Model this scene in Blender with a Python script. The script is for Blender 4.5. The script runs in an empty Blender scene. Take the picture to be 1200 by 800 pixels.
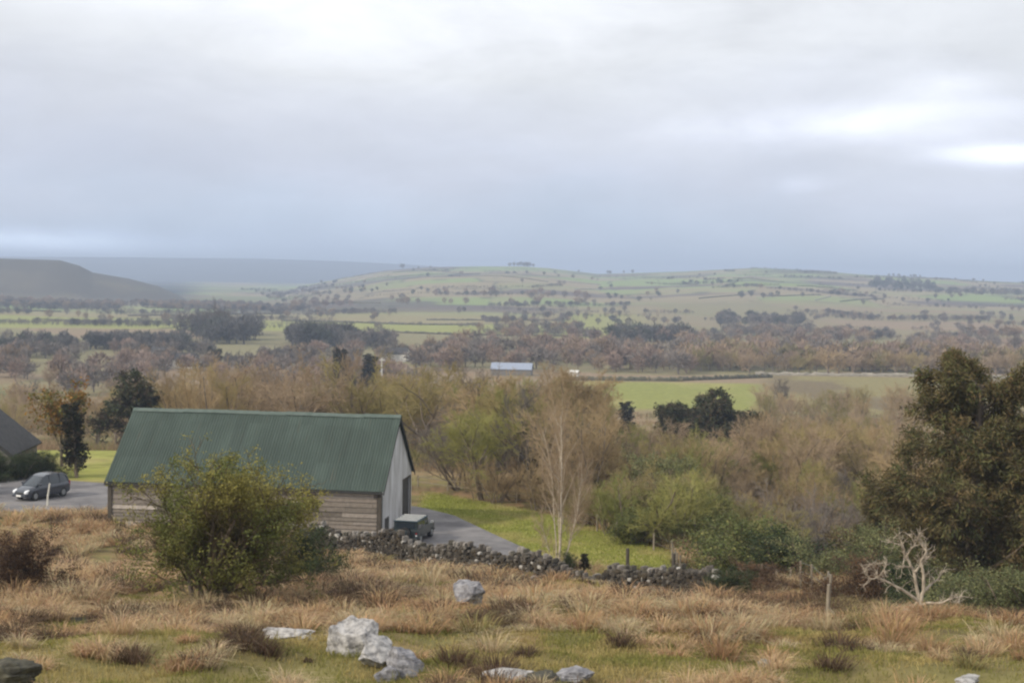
import bpy, bmesh, math, random
import numpy as np
from mathutils import Matrix, Vector

random.seed(7)
RNG = np.random.default_rng(11)
R = math.radians
sc = bpy.context.scene
col = sc.collection

# ------------------------------------------------------------------ camera
EYE = 50.0
F = 50.0 / 36.0 * 1200.0
PITCH = math.atan(80.0 / F)
ROLL = R(0.8)
cam_d = bpy.data.cameras.new("camera")
cam_d.lens = 50.0
cam_d.sensor_width = 36.0
cam_d.clip_start = 0.5
cam_d.clip_end = 30000.0
cam = bpy.data.objects.new("camera", cam_d)
CM = Matrix.Translation((0, 0, EYE)) @ Matrix.Rotation(math.pi / 2 - PITCH, 4, 'X') @ Matrix.Rotation(ROLL, 4, 'Z')
cam.matrix_world = CM
col.objects.link(cam)
sc.camera = cam
CI = CM.inverted()


def project(p):
    q = CI @ Vector(p)
    return 600 + F * q.x / -q.z, 400 - F * q.y / -q.z


# ------------------------------------------------------------------ noise
def _h(ix, iy, seed):
    ix = ix.astype(np.int64); iy = iy.astype(np.int64)
    n = (ix * 374761393 + iy * 668265263 + seed * 974711) & 0xffffffff
    n = ((n ^ (n >> 13)) * 1274126177) & 0xffffffff
    n = ((n ^ (n >> 16)) * 2246822519) & 0xffffffff
    return ((n ^ (n >> 15)) & 0xffffff) / float(0xffffff)


def vnoise(x, y, seed=0):
    x = np.asarray(x, float); y = np.asarray(y, float)
    ix = np.floor(x); iy = np.floor(y)
    fx = x - ix; fy = y - iy
    fx = fx * fx * (3 - 2 * fx); fy = fy * fy * (3 - 2 * fy)
    a = _h(ix, iy, seed); b = _h(ix + 1, iy, seed)
    c = _h(ix, iy + 1, seed); e = _h(ix + 1, iy + 1, seed)
    return (a * (1 - fx) + b * fx) * (1 - fy) + (c * (1 - fx) + e * fx) * fy


def fbm(x, y, seed=0, o=4):
    s = 0.0; a = 1.0; t = 0.0
    for i in range(o):
        s = s + a * vnoise(np.asarray(x) * 2 ** i + 17.3 * i, np.asarray(y) * 2 ** i - 9.1 * i, seed + i)
        t += a; a *= 0.5
    return s / t


def ss(v, a, b):
    t = np.clip((np.asarray(v, float) - a) / (b - a), 0, 1)
    return t * t * (3 - 2 * t)


def cells(x, y, seed):
    ix = np.floor(x); iy = np.floor(y)
    best = np.full(np.shape(x), 9.0); second = np.full(np.shape(x), 9.0); bid = np.zeros(np.shape(x))
    for dx in (-1, 0, 1):
        for dy in (-1, 0, 1):
            jx = ix + dx; jy = iy + dy
            px = jx + 0.15 + 0.7 * _h(jx, jy, seed); py = jy + 0.15 + 0.7 * _h(jx, jy, seed + 5)
            dd = np.maximum(np.abs(px - x), np.abs(py - y)) * 0.7 + 0.3 * np.hypot(px - x, py - y)
            idv = _h(jx, jy, seed + 9)
            closer = dd < best
            second = np.where(closer, best, np.minimum(second, dd))
            bid = np.where(closer, idv, bid)
            best = np.minimum(best, dd)
    return bid, second - best


# ------------------------------------------------------------------ terrain height
_pd = np.array([0.5, 15, 25, 32, 42, 50, 60, 75, 85, 95, 110, 130, 150, 200, 260, 350, 450, 700, 1000, 2000, 12000.])
_pv = np.array([2.2, 6, 8, 9.2, 10.4, 11.8, 13.6, 16.3, 17.3, 17.8, 18.0, 18.2, 19, 26, 33, 38, 40, 42, 44, 46, 60.])
_lu = np.linspace(math.log(0.5), math.log(12000), 4000)
_lt = np.interp(np.exp(_lu), _pd, _pv)
_k = np.hanning(65); _k /= _k.sum()
_lt = np.convolve(np.pad(_lt, 32, mode='edge'), _k, mode='valid')


def _crest(tab, d):
    px = np.array([t[0] for t in tab], float); y = np.array([t[1] for t in tab], float)
    yu = y - math.tan(ROLL) * (px - 600)
    return (px - 600) / F, (320 - yu) / F * d


CR_MAIN = _crest([(-400, 372), (150, 362), (200, 352), (270, 346), (330, 339), (400, 326), (450, 317), (500, 313), (560, 312), (610, 312), (640, 314),
                  (700, 321), (740, 320), (800, 318), (880, 314), (950, 317), (1000, 321), (1050, 324), (1100, 326), (1150, 329), (1200, 331), (1600, 338)], 3500)
CR_BLUE = _crest([(-500, 300), (80, 301), (300, 303), (400, 306), (480, 310), (560, 316), (700, 326), (900, 330), (1600, 345)], 8000)
CR_LEFT = _crest([(-500, 296), (0, 303), (70, 305), (92, 311), (108, 319), (150, 326), (185, 335), (214, 348), (240, 360), (400, 372), (1600, 380)], 2150)


def H(x, y):
    x = np.asarray(x, float); y = np.asarray(y, float)
    d = np.maximum(y, 0.6)
    dd = np.maximum(np.hypot(x, y) * 0.25 + d * 0.75, 0.6)
    a = x / d
    drop = np.interp(np.log(dd), _lu, _lt)
    drop = drop + 6.0 * ss(dd, 66, 105) * ss(a, 0.11, 0.22) * (1 - ss(dd, 160, 330))
    drop = drop + 2.6 * ss(dd, 46, 60) * ss(a, 0.25, 0.31) * (1 - ss(dd, 160, 330))
    z = -drop
    near = 1 - ss(dd, 78, 92)
    z = z + (fbm(x / 3.2, y / 3.2, 3, 3) - 0.5) * 1.0 * near * ss(dd, 8, 20)
    z = z + (fbm(x / 11, y / 11, 5, 2) - 0.5) * 0.9 * near * ss(dd, 12, 25)
    mid = ss(dd, 130, 260)
    z = z + (fbm(x / 130, y / 130, 8, 3) - 0.5) * 5 * mid * (1 - ss(dd, 330, 420) * (1 - ss(dd, 600, 800)))
    for (tab, d0, d1, rough, seed) in ((CR_LEFT, 1800, 2150, 6, 21), (CR_MAIN, 1150, 3500, 9, 22), (CR_BLUE, 5600, 8000, 12, 23)):
        zc = np.interp(a, tab[0], tab[1])
        fl = -46.0 - 14 * ss(dd, 2000, 12000)
        t = np.clip((dd - d0) / (d1 - d0), 0, 1)
        s = 0.45 * t + 0.55 * (t * t * (3 - 2 * t))
        s = s + (fbm(x / 420, y / 420, seed, 3) - 0.5) * 0.45 * np.sin(np.pi * t)
        zr = fl + (zc - fl) * s - np.maximum(dd - d1, 0) * 0.035
        z = np.maximum(z, zr)
    return z + EYE


def at_np(px, d):
    px = np.asarray(px, float); d = np.asarray(d, float)
    x = (px - 600) / F * d
    m = np.array(CI)
    for _ in range(3):
        z = H(x, d)
        q = np.stack((x, d, z, np.ones_like(x)), -1) @ m.T
        x = x + (px - (600 + F * q[:, 0] / -q[:, 2])) / F * d
    return np.stack((x, d, H(x, d)), -1)


def Hs(x, y):
    return float(H(np.array([x]), np.array([y]))[0])


def at(px, d, lift=0.0):
    """ground point under photo column px at distance d"""
    x = (px - 600) / F * d
    for _ in range(4):
        z = Hs(x, d) + lift
        u, v = project((x, d, z))
        x += (px - u) / F * d
    return Vector((x, d, Hs(x, d)))


# ------------------------------------------------------------------ mesh helpers
def mesh_np(name, verts, faces_flat, sizes, mats=None, cols=None, smooth=False):
    me = bpy.data.meshes.new(name)
    verts = np.asarray(verts, np.float32); faces_flat = np.asarray(faces_flat, np.int32); sizes = np.asarray(sizes, np.int32)
    me.vertices.add(len(verts)); me.vertices.foreach_set("co", verts.ravel())
    me.loops.add(len(faces_flat)); me.loops.foreach_set("vertex_index", faces_flat)
    me.polygons.add(len(sizes))
    starts = np.concatenate(([0], np.cumsum(sizes)[:-1])).astype(np.int32)
    me.polygons.foreach_set("loop_start", starts)
    me.polygons.foreach_set("use_smooth", np.full(len(sizes), smooth, bool))
    me.update(calc_edges=True)
    if cols is not None:
        at_ = me.color_attributes.new("Col", 'FLOAT_COLOR', 'POINT')
        c4 = np.ones((len(verts), 4), np.float32); c4[:, :3] = cols
        at_.data.foreach_set("color", c4.ravel())
    if mats:
        for m in (mats if isinstance(mats, (list, tuple)) else [mats]):
            me.materials.append(m)
    return me


def obj(name, me, parent=None):
    o = bpy.data.objects.new(name, me)
    col.objects.link(o)
    if parent:
        o.parent = parent
    return o


def tag(o, label=None, cat=None, group=None, kind=None):
    if label: o["label"] = label
    if cat: o["category"] = cat
    if group: o["group"] = group
    if kind: o["kind"] = kind
    return o


def thing(name, label, cat, loc=(0, 0, 0), rz=0.0, group=None):
    o = bpy.data.objects.new(name, None)
    o.empty_display_size = 0.3
    col.objects.link(o)
    o.location = loc; o.rotation_euler = (0, 0, rz)
    return tag(o, label, cat, group)


class MB:
    """collects boxes, prisms, tubes into one mesh"""
    def __init__(s):
        s.v = []; s.f = []; s.m = []; s.c = []

    def add(s, verts, faces, mi=0, c=(1, 1, 1)):
        b = len(s.v)
        s.v += [tuple(v) for v in verts]
        s.f += [tuple(i + b for i in f) for f in faces]
        s.m += [mi] * len(faces)
        s.c += [c] * len(verts)

    def box(s, x0, x1, y0, y1, z0, z1, mi=0, c=(1, 1, 1), M=None):
        v = [(x, y, z) for x in (x0, x1) for y in (y0, y1) for z in (z0, z1)]
        if M: v = [M @ Vector(p) for p in v]
        s.add(v, [(0, 1, 3, 2), (4, 6, 7, 5), (0, 4, 5, 1), (2, 3, 7, 6), (0, 2, 6, 4), (1, 5, 7, 3)], mi, c)

    def prism(s, poly, y0, y1, axis='y', mi=0, c=(1, 1, 1)):
        n = len(poly)
        if axis == 'y': v = [(p[0], y0, p[1]) for p in poly] + [(p[0], y1, p[1]) for p in poly]
        elif axis == 'x': v = [(y0, p[0], p[1]) for p in poly] + [(y1, p[0], p[1]) for p in poly]
        else: v = [(p[0], p[1], y0) for p in poly] + [(p[0], p[1], y1) for p in poly]
        f = [tuple(range(n - 1, -1, -1)), tuple(range(n, 2 * n))] + [(i, (i + 1) % n, n + (i + 1) % n, n + i) for i in range(n)]
        s.add(v, f, mi, c)

    def tube(s, p0, p1, r0, r1=None, k=8, mi=0, c=(1, 1, 1)):
        r1 = r0 if r1 is None else r1
        p0 = Vector(p0); p1 = Vector(p1); a = (p1 - p0).normalized()
        u = a.cross(Vector((0.3, 0.2, 1)) if abs(a.z) < 0.9 else Vector((1, 0, 0))).normalized(); w = a.cross(u)
        v = []
        for p, r in ((p0, r0), (p1, r1)):
            for i in range(k):
                t = 2 * math.pi * i / k
                v.append(p + (u * math.cos(t) + w * math.sin(t)) * r)
        f = [(i, (i + 1) % k, k + (i + 1) % k, k + i) for i in range(k)] + [tuple(range(k - 1, -1, -1)), tuple(range(k, 2 * k))]
        s.add(v, f, mi, c)

    def build(s, name, mats, parent=None, bevel=0.0, smooth=False, cols=False):
        me = bpy.data.meshes.new(name)
        me.from_pydata(s.v, [], s.f)
        if cols:
            at_ = me.color_attributes.new("Col", 'FLOAT_COLOR', 'POINT')
            c4 = np.ones((len(s.v), 4), np.float32); c4[:, :3] = np.array(s.c)
            at_.data.foreach_set("color", c4.ravel())
        for m in (mats if isinstance(mats, (list, tuple)) else [mats]):
            me.materials.append(m)
        me.polygons.foreach_set("material_index", s.m)
        bm = bmesh.new(); bm.from_mesh(me)
        bmesh.ops.recalc_face_normals(bm, faces=bm.faces)
        if bevel > 0:
            bmesh.ops.bevel(bm, geom=bm.edges[:], offset=bevel, segments=2, affect='EDGES', profile=0.5)
        bm.to_mesh(me); bm.free()
        if smooth:
            me.shade_smooth(); me.set_sharp_from_angle(angle=R(38))
        return obj(name, me, parent)


# ------------------------------------------------------------------ materials
def new_mat(name):
    m = bpy.data.materials.new(name)
    m.use_nodes = True
    nt = m.node_tree
    return m, nt, nt.nodes, nt.links, nt.nodes["Principled BSDF"]


def mat(name, c1, c2=None, scale=4.0, rough=0.8, metal=0.0, bump=0.0, stretch=(1, 1, 1), detail=6, coat=0.0, spec=0.3, ramp=(0.35, 0.65)):
    m, nt, N, L, B = new_mat(name)
    B.inputs['Roughness'].default_value = rough
    B.inputs['Metallic'].default_value = metal
    B.inputs['Specular IOR Level'].default_value = spec
    B.inputs['Coat Weight'].default_value = coat
    c2 = c2 or tuple(v * 0.75 for v in c1)
    tc = N.new('ShaderNodeTexCoord'); mp = N.new('ShaderNodeMapping'); mp.inputs['Scale'].default_value = stretch
    nz = N.new('ShaderNodeTexNoise'); nz.inputs['Scale'].default_value = scale; nz.inputs['Detail'].default_value = detail; nz.inputs['Roughness'].default_value = 0.62
    rp = N.new('ShaderNodeValToRGB')
    rp.color_ramp.elements[0].position = ramp[0]; rp.color_ramp.elements[1].position = ramp[1]
    rp.color_ramp.elements[0].color = (*c1, 1); rp.color_ramp.elements[1].color = (*c2, 1)
    L.new(tc.outputs['Object'], mp.inputs['Vector']); L.new(mp.outputs['Vector'], nz.inputs['Vector'])
    L.new(nz.outputs['Fac'], rp.inputs['Fac']); L.new(rp.outputs['Color'], B.inputs['Base Color'])
    if bump:
        bp = N.new('ShaderNodeBump'); bp.inputs['Strength'].default_value = bump; bp.inputs['Distance'].default_value = 0.05
        L.new(nz.outputs['Fac'], bp.inputs['Height']); L.new(bp.outputs['Normal'], B.inputs['Normal'])
    return m


def colmat(name, rough=0.85, noise=0.0, scale=3.0, bump=0.0, transl=0.0, rnd=0.0, spec=0.2, detail=5):
    """albedo from the Col attribute, with procedural mottling"""
    m, nt, N, L, B = new_mat(name)
    B.inputs['Roughness'].default_value = rough
    B.inputs['Specular IOR Level'].default_value = spec
    ca = N.new('ShaderNodeVertexColor'); ca.layer_name = "Col"
    out = ca.outputs['Color']
    if noise or bump:
        tc = N.new('ShaderNodeTexCoord')
        nz = N.new('ShaderNodeTexNoise'); nz.inputs['Scale'].default_value = scale; nz.inputs['Detail'].default_value = detail
        nz.inputs['Roughness'].default_value = 0.65
        L.new(tc.outputs['Object'], nz.inputs['Vector'])
        mr = N.new('ShaderNodeMapRange'); mr.inputs['From Min'].default_value = 0.25; mr.inputs['From Max'].default_value = 0.75
        mr.inputs['To Min'].default_value = 1 - noise; mr.inputs['To Max'].default_value = 1 + noise
        L.new(nz.outputs['Fac'], mr.inputs['Value'])
        mx = N.new('ShaderNodeVectorMath'); mx.operation = 'SCALE'
        L.new(out, mx.inputs[0]); L.new(mr.outputs['Result'], mx.inputs['Scale'])
        out = mx.outputs['Vector']
        if bump:
            bp = N.new('ShaderNodeBump'); bp.inputs['Strength'].default_value = bump; bp.inputs['Distance'].default_value = 0.15
            L.new(nz.outputs['Fac'], bp.inputs['Height']); L.new(bp.outputs['Normal'], B.inputs['Normal'])
    if rnd:
        oi = N.new('ShaderNodeObjectInfo')
        hs = N.new('ShaderNodeHueSaturation')
        r1 = N.new('ShaderNodeMapRange'); r1.inputs['To Min'].default_value = 1 - rnd; r1.inputs['To Max'].default_value = 1 + rnd
        L.new(oi.outputs['Random'], r1.inputs['Value']); L.new(r1.outputs['Result'], hs.inputs['Value'])
        L.new(out, hs.inputs['Color']); out = hs.outputs['Color']
    L.new(out, B.inputs['Base Color'])
    if transl:
        tr = N.new('ShaderNodeBsdfTranslucent'); ms = N.new('ShaderNodeMixShader'); ms.inputs['Fac'].default_value = transl
        L.new(out, tr.inputs['Color']); L.new(B.outputs['BSDF'], ms.inputs[1]); L.new(tr.outputs['BSDF'], ms.inputs[2])
        L.new(ms.outputs['Shader'], N['Material Output'].inputs['Surface'])
    return m


def twigmat(name, c1, c2):
    m, nt, N, L, B = new_mat(name)
    B.inputs['Roughness'].default_value = 0.9; B.inputs['Specular IOR Level'].default_value = 0.1
    oi = N.new('ShaderNodeObjectInfo'); tc = N.new('ShaderNodeTexCoord')
    nz = N.new('ShaderNodeTexNoise'); nz.inputs['Scale'].default_value = 0.6
    L.new(tc.outputs['Object'], nz.inputs['Vector'])
    ad = N.new('ShaderNodeMath'); ad.operation = 'ADD'
    mr = N.new('ShaderNodeMapRange'); mr.inputs['To Min'].default_value = -0.5; mr.inputs['To Max'].default_value = 0.5
    L.new(nz.outputs['Fac'], mr.inputs['Value'])
    L.new(oi.outputs['Random'], ad.inputs[0]); L.new(mr.outputs['Result'], ad.inputs[1])
    mx = N.new('ShaderNodeMix'); mx.data_type = 'RGBA'
    mx.inputs['A'].default_value = (*c1, 1); mx.inputs['B'].default_value = (*c2, 1)
    L.new(ad.outputs['Value'], mx.inputs['Factor']); L.new(mx.outputs['Result'], B.inputs['Base Color'])
    return m


M = {}
M['ground'] = colmat('ground_soil_and_turf', 0.95, 0.28, 0.55, 0.35, spec=0.1, detail=9)
M['grass'] = colmat('grass_blades', 0.75, transl=0.3, spec=0.15)
M['leaf'] = colmat('leaves', 0.65, transl=0.28, rnd=0.15, spec=0.2)
M['needle'] = colmat('needles', 0.8, transl=0.12, rnd=0.12, spec=0.1)
M['asphalt'] = mat('asphalt', (0.105, 0.10, 0.105), (0.215, 0.205, 0.205), 0.45, 0.85, bump=0.1, detail=10)
M['bark'] = mat('bark', (0.13, 0.10, 0.075), (0.22, 0.18, 0.14), 6, 0.95, bump=0.5, stretch=(1, 1, 0.3))
M['pale_bark'] = mat('pale_bark', (0.50, 0.43, 0.34), (0.24, 0.19, 0.145), 4, 0.85, bump=0.3, stretch=(1, 1, 2.0), ramp=(0.42, 0.75))
M['dead_wood'] = mat('bleached_dead_wood', (0.52, 0.45, 0.36), (0.25, 0.205, 0.16), 4.5, 0.9, bump=0.5, stretch=(1, 1, 0.4))
M['twig_brown'] = twigmat('brown_twigs', (0.265, 0.20, 0.11), (0.41, 0.305, 0.175))
M['twig_olive'] = twigmat('olive_budding_twigs', (0.225, 0.20, 0.08), (0.38, 0.30, 0.14))
M['twig_pink'] = twigmat('pinkish_twigs', (0.38, 0.285, 0.19), (0.28, 0.215, 0.145))
M['twig_grey'] = twigmat('grey_twigs', (0.15, 0.135, 0.12), (0.24, 0.20, 0.17))
M['twig_green'] = twigmat('mossy_green_twigs', (0.18, 0.20, 0.06), (0.30, 0.285, 0.095))
M['twig_dark'] = twigmat('dark_twigs', (0.085, 0.075, 0.065), (0.13, 0.11, 0.09))
M['limestone'] = mat('limestone', (0.17, 0.165, 0.165), (0.47, 0.455, 0.445), 5.5, 0.9, bump=0.9, detail=9, ramp=(0.36, 0.6))
M['limestone_grey'] = mat('grey_limestone', (0.12, 0.118, 0.13), (0.32, 0.315, 0.33), 5.0, 0.9, bump=0.9, detail=9, ramp=(0.36, 0.62))
M['dark_rock'] = mat('dark_mossy_rock', (0.045, 0.042, 0.035), (0.10, 0.095, 0.07), 4, 0.95, bump=0.8)
M['drystone'] = colmat('drystone', 0.95, 0.35, 9.0, 0.8)
M['plank'] = colmat('weathered_planks', 0.9, 0.25, 3.5, 0.3)
M['render'] = mat('grey_render', (0.60, 0.60, 0.62), (0.36, 0.35, 0.345), 1.1, 0.9, bump=0.15, detail=10, stretch=(1, 1.4, 0.35))
M['black_trim'] = mat('dark_trim', (0.035, 0.035, 0.035), (0.05, 0.05, 0.048), 6, 0.6)
M['grey_metal'] = mat('galvanised_metal', (0.32, 0.33, 0.34), (0.25, 0.26, 0.27), 8, 0.5, 0.6)
M['door'] = mat('dark_door', (0.055, 0.055, 0.052), (0.09, 0.085, 0.08), 3, 0.8)
M['post'] = mat('fence_post_wood', (0.30, 0.26, 0.20), (0.20, 0.17, 0.13), 9, 0.9, bump=0.3, stretch=(1, 1, 0.2))
M['dark_post'] = mat('dark_post_wood', (0.06, 0.052, 0.04), (0.10, 0.085, 0.07), 9, 0.9, bump=0.3, stretch=(1, 1, 0.2))
M['white_post'] = mat('weathered_white_paint', (0.72, 0.70, 0.62), (0.55, 0.52, 0.45), 9, 0.8)
M['wire'] = mat('wire', (0.25, 0.25, 0.25), (0.2, 0.2, 0.2), 9, 0.5, 0.8)
M['tyre'] = mat('tyre_rubber', (0.02, 0.02, 0.02), (0.03, 0.03, 0.03), 9, 0.9)
M['glass'] = mat('dark_glass', (0.02, 0.03, 0.04), (0.025, 0.032, 0.04), 2, 0.06, spec=0.8)
M['lamp'] = mat('headlamp_lens', (0.78, 0.80, 0.82), (0.70, 0.72, 0.75), 8, 0.15, spec=0.8)
M['red_lamp'] = mat('tail_lamp_lens', (0.35, 0.02, 0.02), (0.25, 0.015, 0.015), 8, 0.2)
M['plate'] = mat('number_plate', (0.8, 0.8, 0.78), (0.75, 0.75, 0.73), 8, 0.5)
M['car_blue'] = mat('blue_grey_car_paint', (0.04, 0.046, 0.062), (0.034, 0.04, 0.055), 3, 0.28, 0.25, coat=0.8, spec=0.5)
M['car_silver'] = mat('silver_car_paint', (0.42, 0.42, 0.44), (0.38, 0.38, 0.40), 3, 0.3, 0.35, coat=0.8, spec=0.5)
M['car_dark'] = mat('dark_green_blue_car_paint', (0.010, 0.020, 0.024), (0.015, 0.026, 0.03), 3, 0.4, 0.0, coat=0.4, spec=0.5)
M['rib_roof'] = mat('blue_grey_roof_paint', (0.05, 0.075, 0.09), (0.04, 0.06, 0.075), 3, 0.75, spec=0.1)
M['white_paint'] = mat('white_paint', (0.66, 0.65, 0.62), (0.55, 0.54, 0.52), 3, 0.6)
M['whitewash'] = mat('whitewashed_wall', (0.72, 0.70, 0.66), (0.60, 0.58, 0.54), 1.5, 0.9)
M['slate'] = mat('slate_roof', (0.03, 0.03, 0.033), (0.065, 0.063, 0.062), 2.5, 0.75, bump=0.4)
M['pale_blue_sheet'] = mat('pale_blue_roof_sheets', (0.29, 0.33, 0.42), (0.25, 0.29, 0.37), 0.6, 0.5, stretch=(1, 3, 1))
M['stone_wall'] = mat('grey_stone_masonry', (0.13, 0.125, 0.115), (0.24, 0.225, 0.20), 3.5, 0.95, bump=0.6)
M['hedge'] = mat('hedge_leaves', (0.07, 0.072, 0.045), (0.14, 0.12, 0.08), 0.25, 0.95, bump=0.9)
M['fieldwall'] = mat('field_wall_stone', (0.40, 0.36, 0.30), (0.24, 0.22, 0.18), 0.4, 0.95)


def roof_material():
    m, nt, N, L, B = new_mat('green_corrugated_sheeting')
    B.inputs['Roughness'].default_value = 0.62; B.inputs['Specular IOR Level'].default_value = 0.25
    tc = N.new('ShaderNodeTexCoord')
    mp = N.new('ShaderNodeMapping'); mp.inputs['Scale'].default_value = (6.0, 0.25, 0.25)
    nz = N.new('ShaderNodeTexNoise'); nz.inputs['Scale'].default_value = 1.2; nz.inputs['Detail'].default_value = 8; nz.inputs['Roughness'].default_value = 0.7
    n2 = N.new('ShaderNodeTexNoise'); n2.inputs['Scale'].default_value = 0.35; n2.inputs['Detail'].default_value = 5
    L.new(tc.outputs['Object'], mp.inputs['Vector']); L.new(mp.outputs['Vector'], nz.inputs['Vector']); L.new(tc.outputs['Object'], n2.inputs['Vector'])
    rp = N.new('ShaderNodeValToRGB')
    e = rp.color_ramp.elements
    e[0].position = 0.22; e[0].color = (0.032, 0.044, 0.038, 1)
    e[1].position = 0.8; e[1].color = (0.078, 0.108, 0.092, 1)
    x = e.new(0.5); x.color = (0.045, 0.065, 0.054, 1)
    ad = N.new('ShaderNodeMath'); ad.operation = 'MULTIPLY_ADD'; ad.inputs[1].default_value = 0.55
    mu = N.new('ShaderNodeMath'); mu.operation = 'MULTIPLY'; mu.inputs[1].default_value = 0.5
    L.new(n2.outputs['Fac'], mu.inputs[0]); L.new(nz.outputs['Fac'], ad.inputs[0]); L.new(mu.outputs['Value'], ad.inputs[2])
    L.new(ad.outputs['Value'], rp.inputs['Fac'])
    sx = N.new('ShaderNodeSeparateXYZ'); L.new(tc.outputs['Object'], sx.inputs['Vector'])
    fl = []
    for ax, st in (('X', 0.95), ('Z', 2.3)):
        dv = N.new('ShaderNodeMath'); dv.operation = 'DIVIDE'; dv.inputs[1].default_value = st; L.new(sx.outputs[ax], dv.inputs[0])
        f_ = N.new('ShaderNodeMath'); f_.operation = 'FLOOR'; L.new(dv.outputs['Value'], f_.inputs[0]); fl.append(f_)
    cb = N.new('ShaderNodeCombineXYZ'); L.new(fl[0].outputs['Value'], cb.inputs['X']); L.new(fl[1].outputs['Value'], cb.inputs['Y'])
    wn = N.new('ShaderNodeTexWhiteNoise'); wn.noise_dimensions = '3D'; L.new(cb.outputs['Vector'], wn.inputs['Vector'])
    mr = N.new('ShaderNodeMapRange'); mr.inputs['To Min'].default_value = 0.88; mr.inputs['To Max'].default_value = 1.08; L.new(wn.outputs['Value'], mr.inputs['Value'])
    vm = N.new('ShaderNodeVectorMath'); vm.operation = 'SCALE'; L.new(rp.outputs['Color'], vm.inputs[0]); L.new(mr.outputs['Result'], vm.inputs['Scale'])
    n3 = N.new('ShaderNodeTexNoise'); n3.inputs['Scale'].default_value = 1.6; n3.inputs['Detail'].default_value = 9; n3.inputs['Roughness'].default_value = 0.7
    L.new(mp.outputs['Vector'], n3.inputs['Vector'])
    r3 = N.new('ShaderNodeMapRange'); r3.inputs['From Min'].default_value = 0.58; r3.inputs['From Max'].default_value = 0.72; r3.inputs['To Max'].default_value = 0.6
    L.new(n3.outputs['Fac'], r3.inputs['Value'])
    mx = N.new('ShaderNodeMix'); mx.data_type = 'RGBA'; mx.inputs['B'].default_value = (0.10, 0.075, 0.05, 1)
    L.new(r3.outputs['Result'], mx.inputs['Factor']); L.new(vm.outputs['Vector'], mx.inputs['A']); L.new(mx.outputs['Result'], B.inputs['Base Color'])
    return m


M['roof'] = roof_material()


# ------------------------------------------------------------------ ground colour and zones
def lin(r, g, b):
    f = lambda v: (v / 255 / 12.92) if v / 255 <= 0.04045 else ((v / 255 + 0.055) / 1.055) ** 2.4
    return np.array([f(r), f(g), f(b)])


def road_edges(x):
    near = np.interp(x, [-60, -40, -30, -27, -9.5, -8.2, -6.4, -4, -1, 1.2, 2.4], [104, 103.5, 102.5, 104, 103, 92, 87.5, 85.6, 84, 83.2, 83.4])
    far = np.interp(x, [-60, -40, -30, -27, -9.5, -6.4, -4, -1, 1.2, 2.4], [123, 121, 117, 112, 110, 107.5, 104.0, 96, 89.5, 84.5])
    return near, far


def green_zone(x, y):
    a = x / np.maximum(y, 1)
    far = np.interp(a, [-0.07, -0.03, 0.03, 0.06, 0.115], [118, 113, 105, 100, 90])
    right = ss(x, -7.5, -6.0) * (1 - ss(a, 0.112, 0.128)) * ss(y - (77 + 0.35 * np.abs(x)), 0, 3) * (1 - ss(y - far, -2, 1))
    left = ss(y, 118, 121) * (1 - ss(y, 158, 170)) * (1 - ss(a, -0.268, -0.258)) * ss(a, -0.42, -0.40)
    return np.clip(right + left, 0, 1)


def mix(a, b, t):
    t = np.asarray(t)[..., None]
    return a * (1 - t) + b * t


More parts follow.
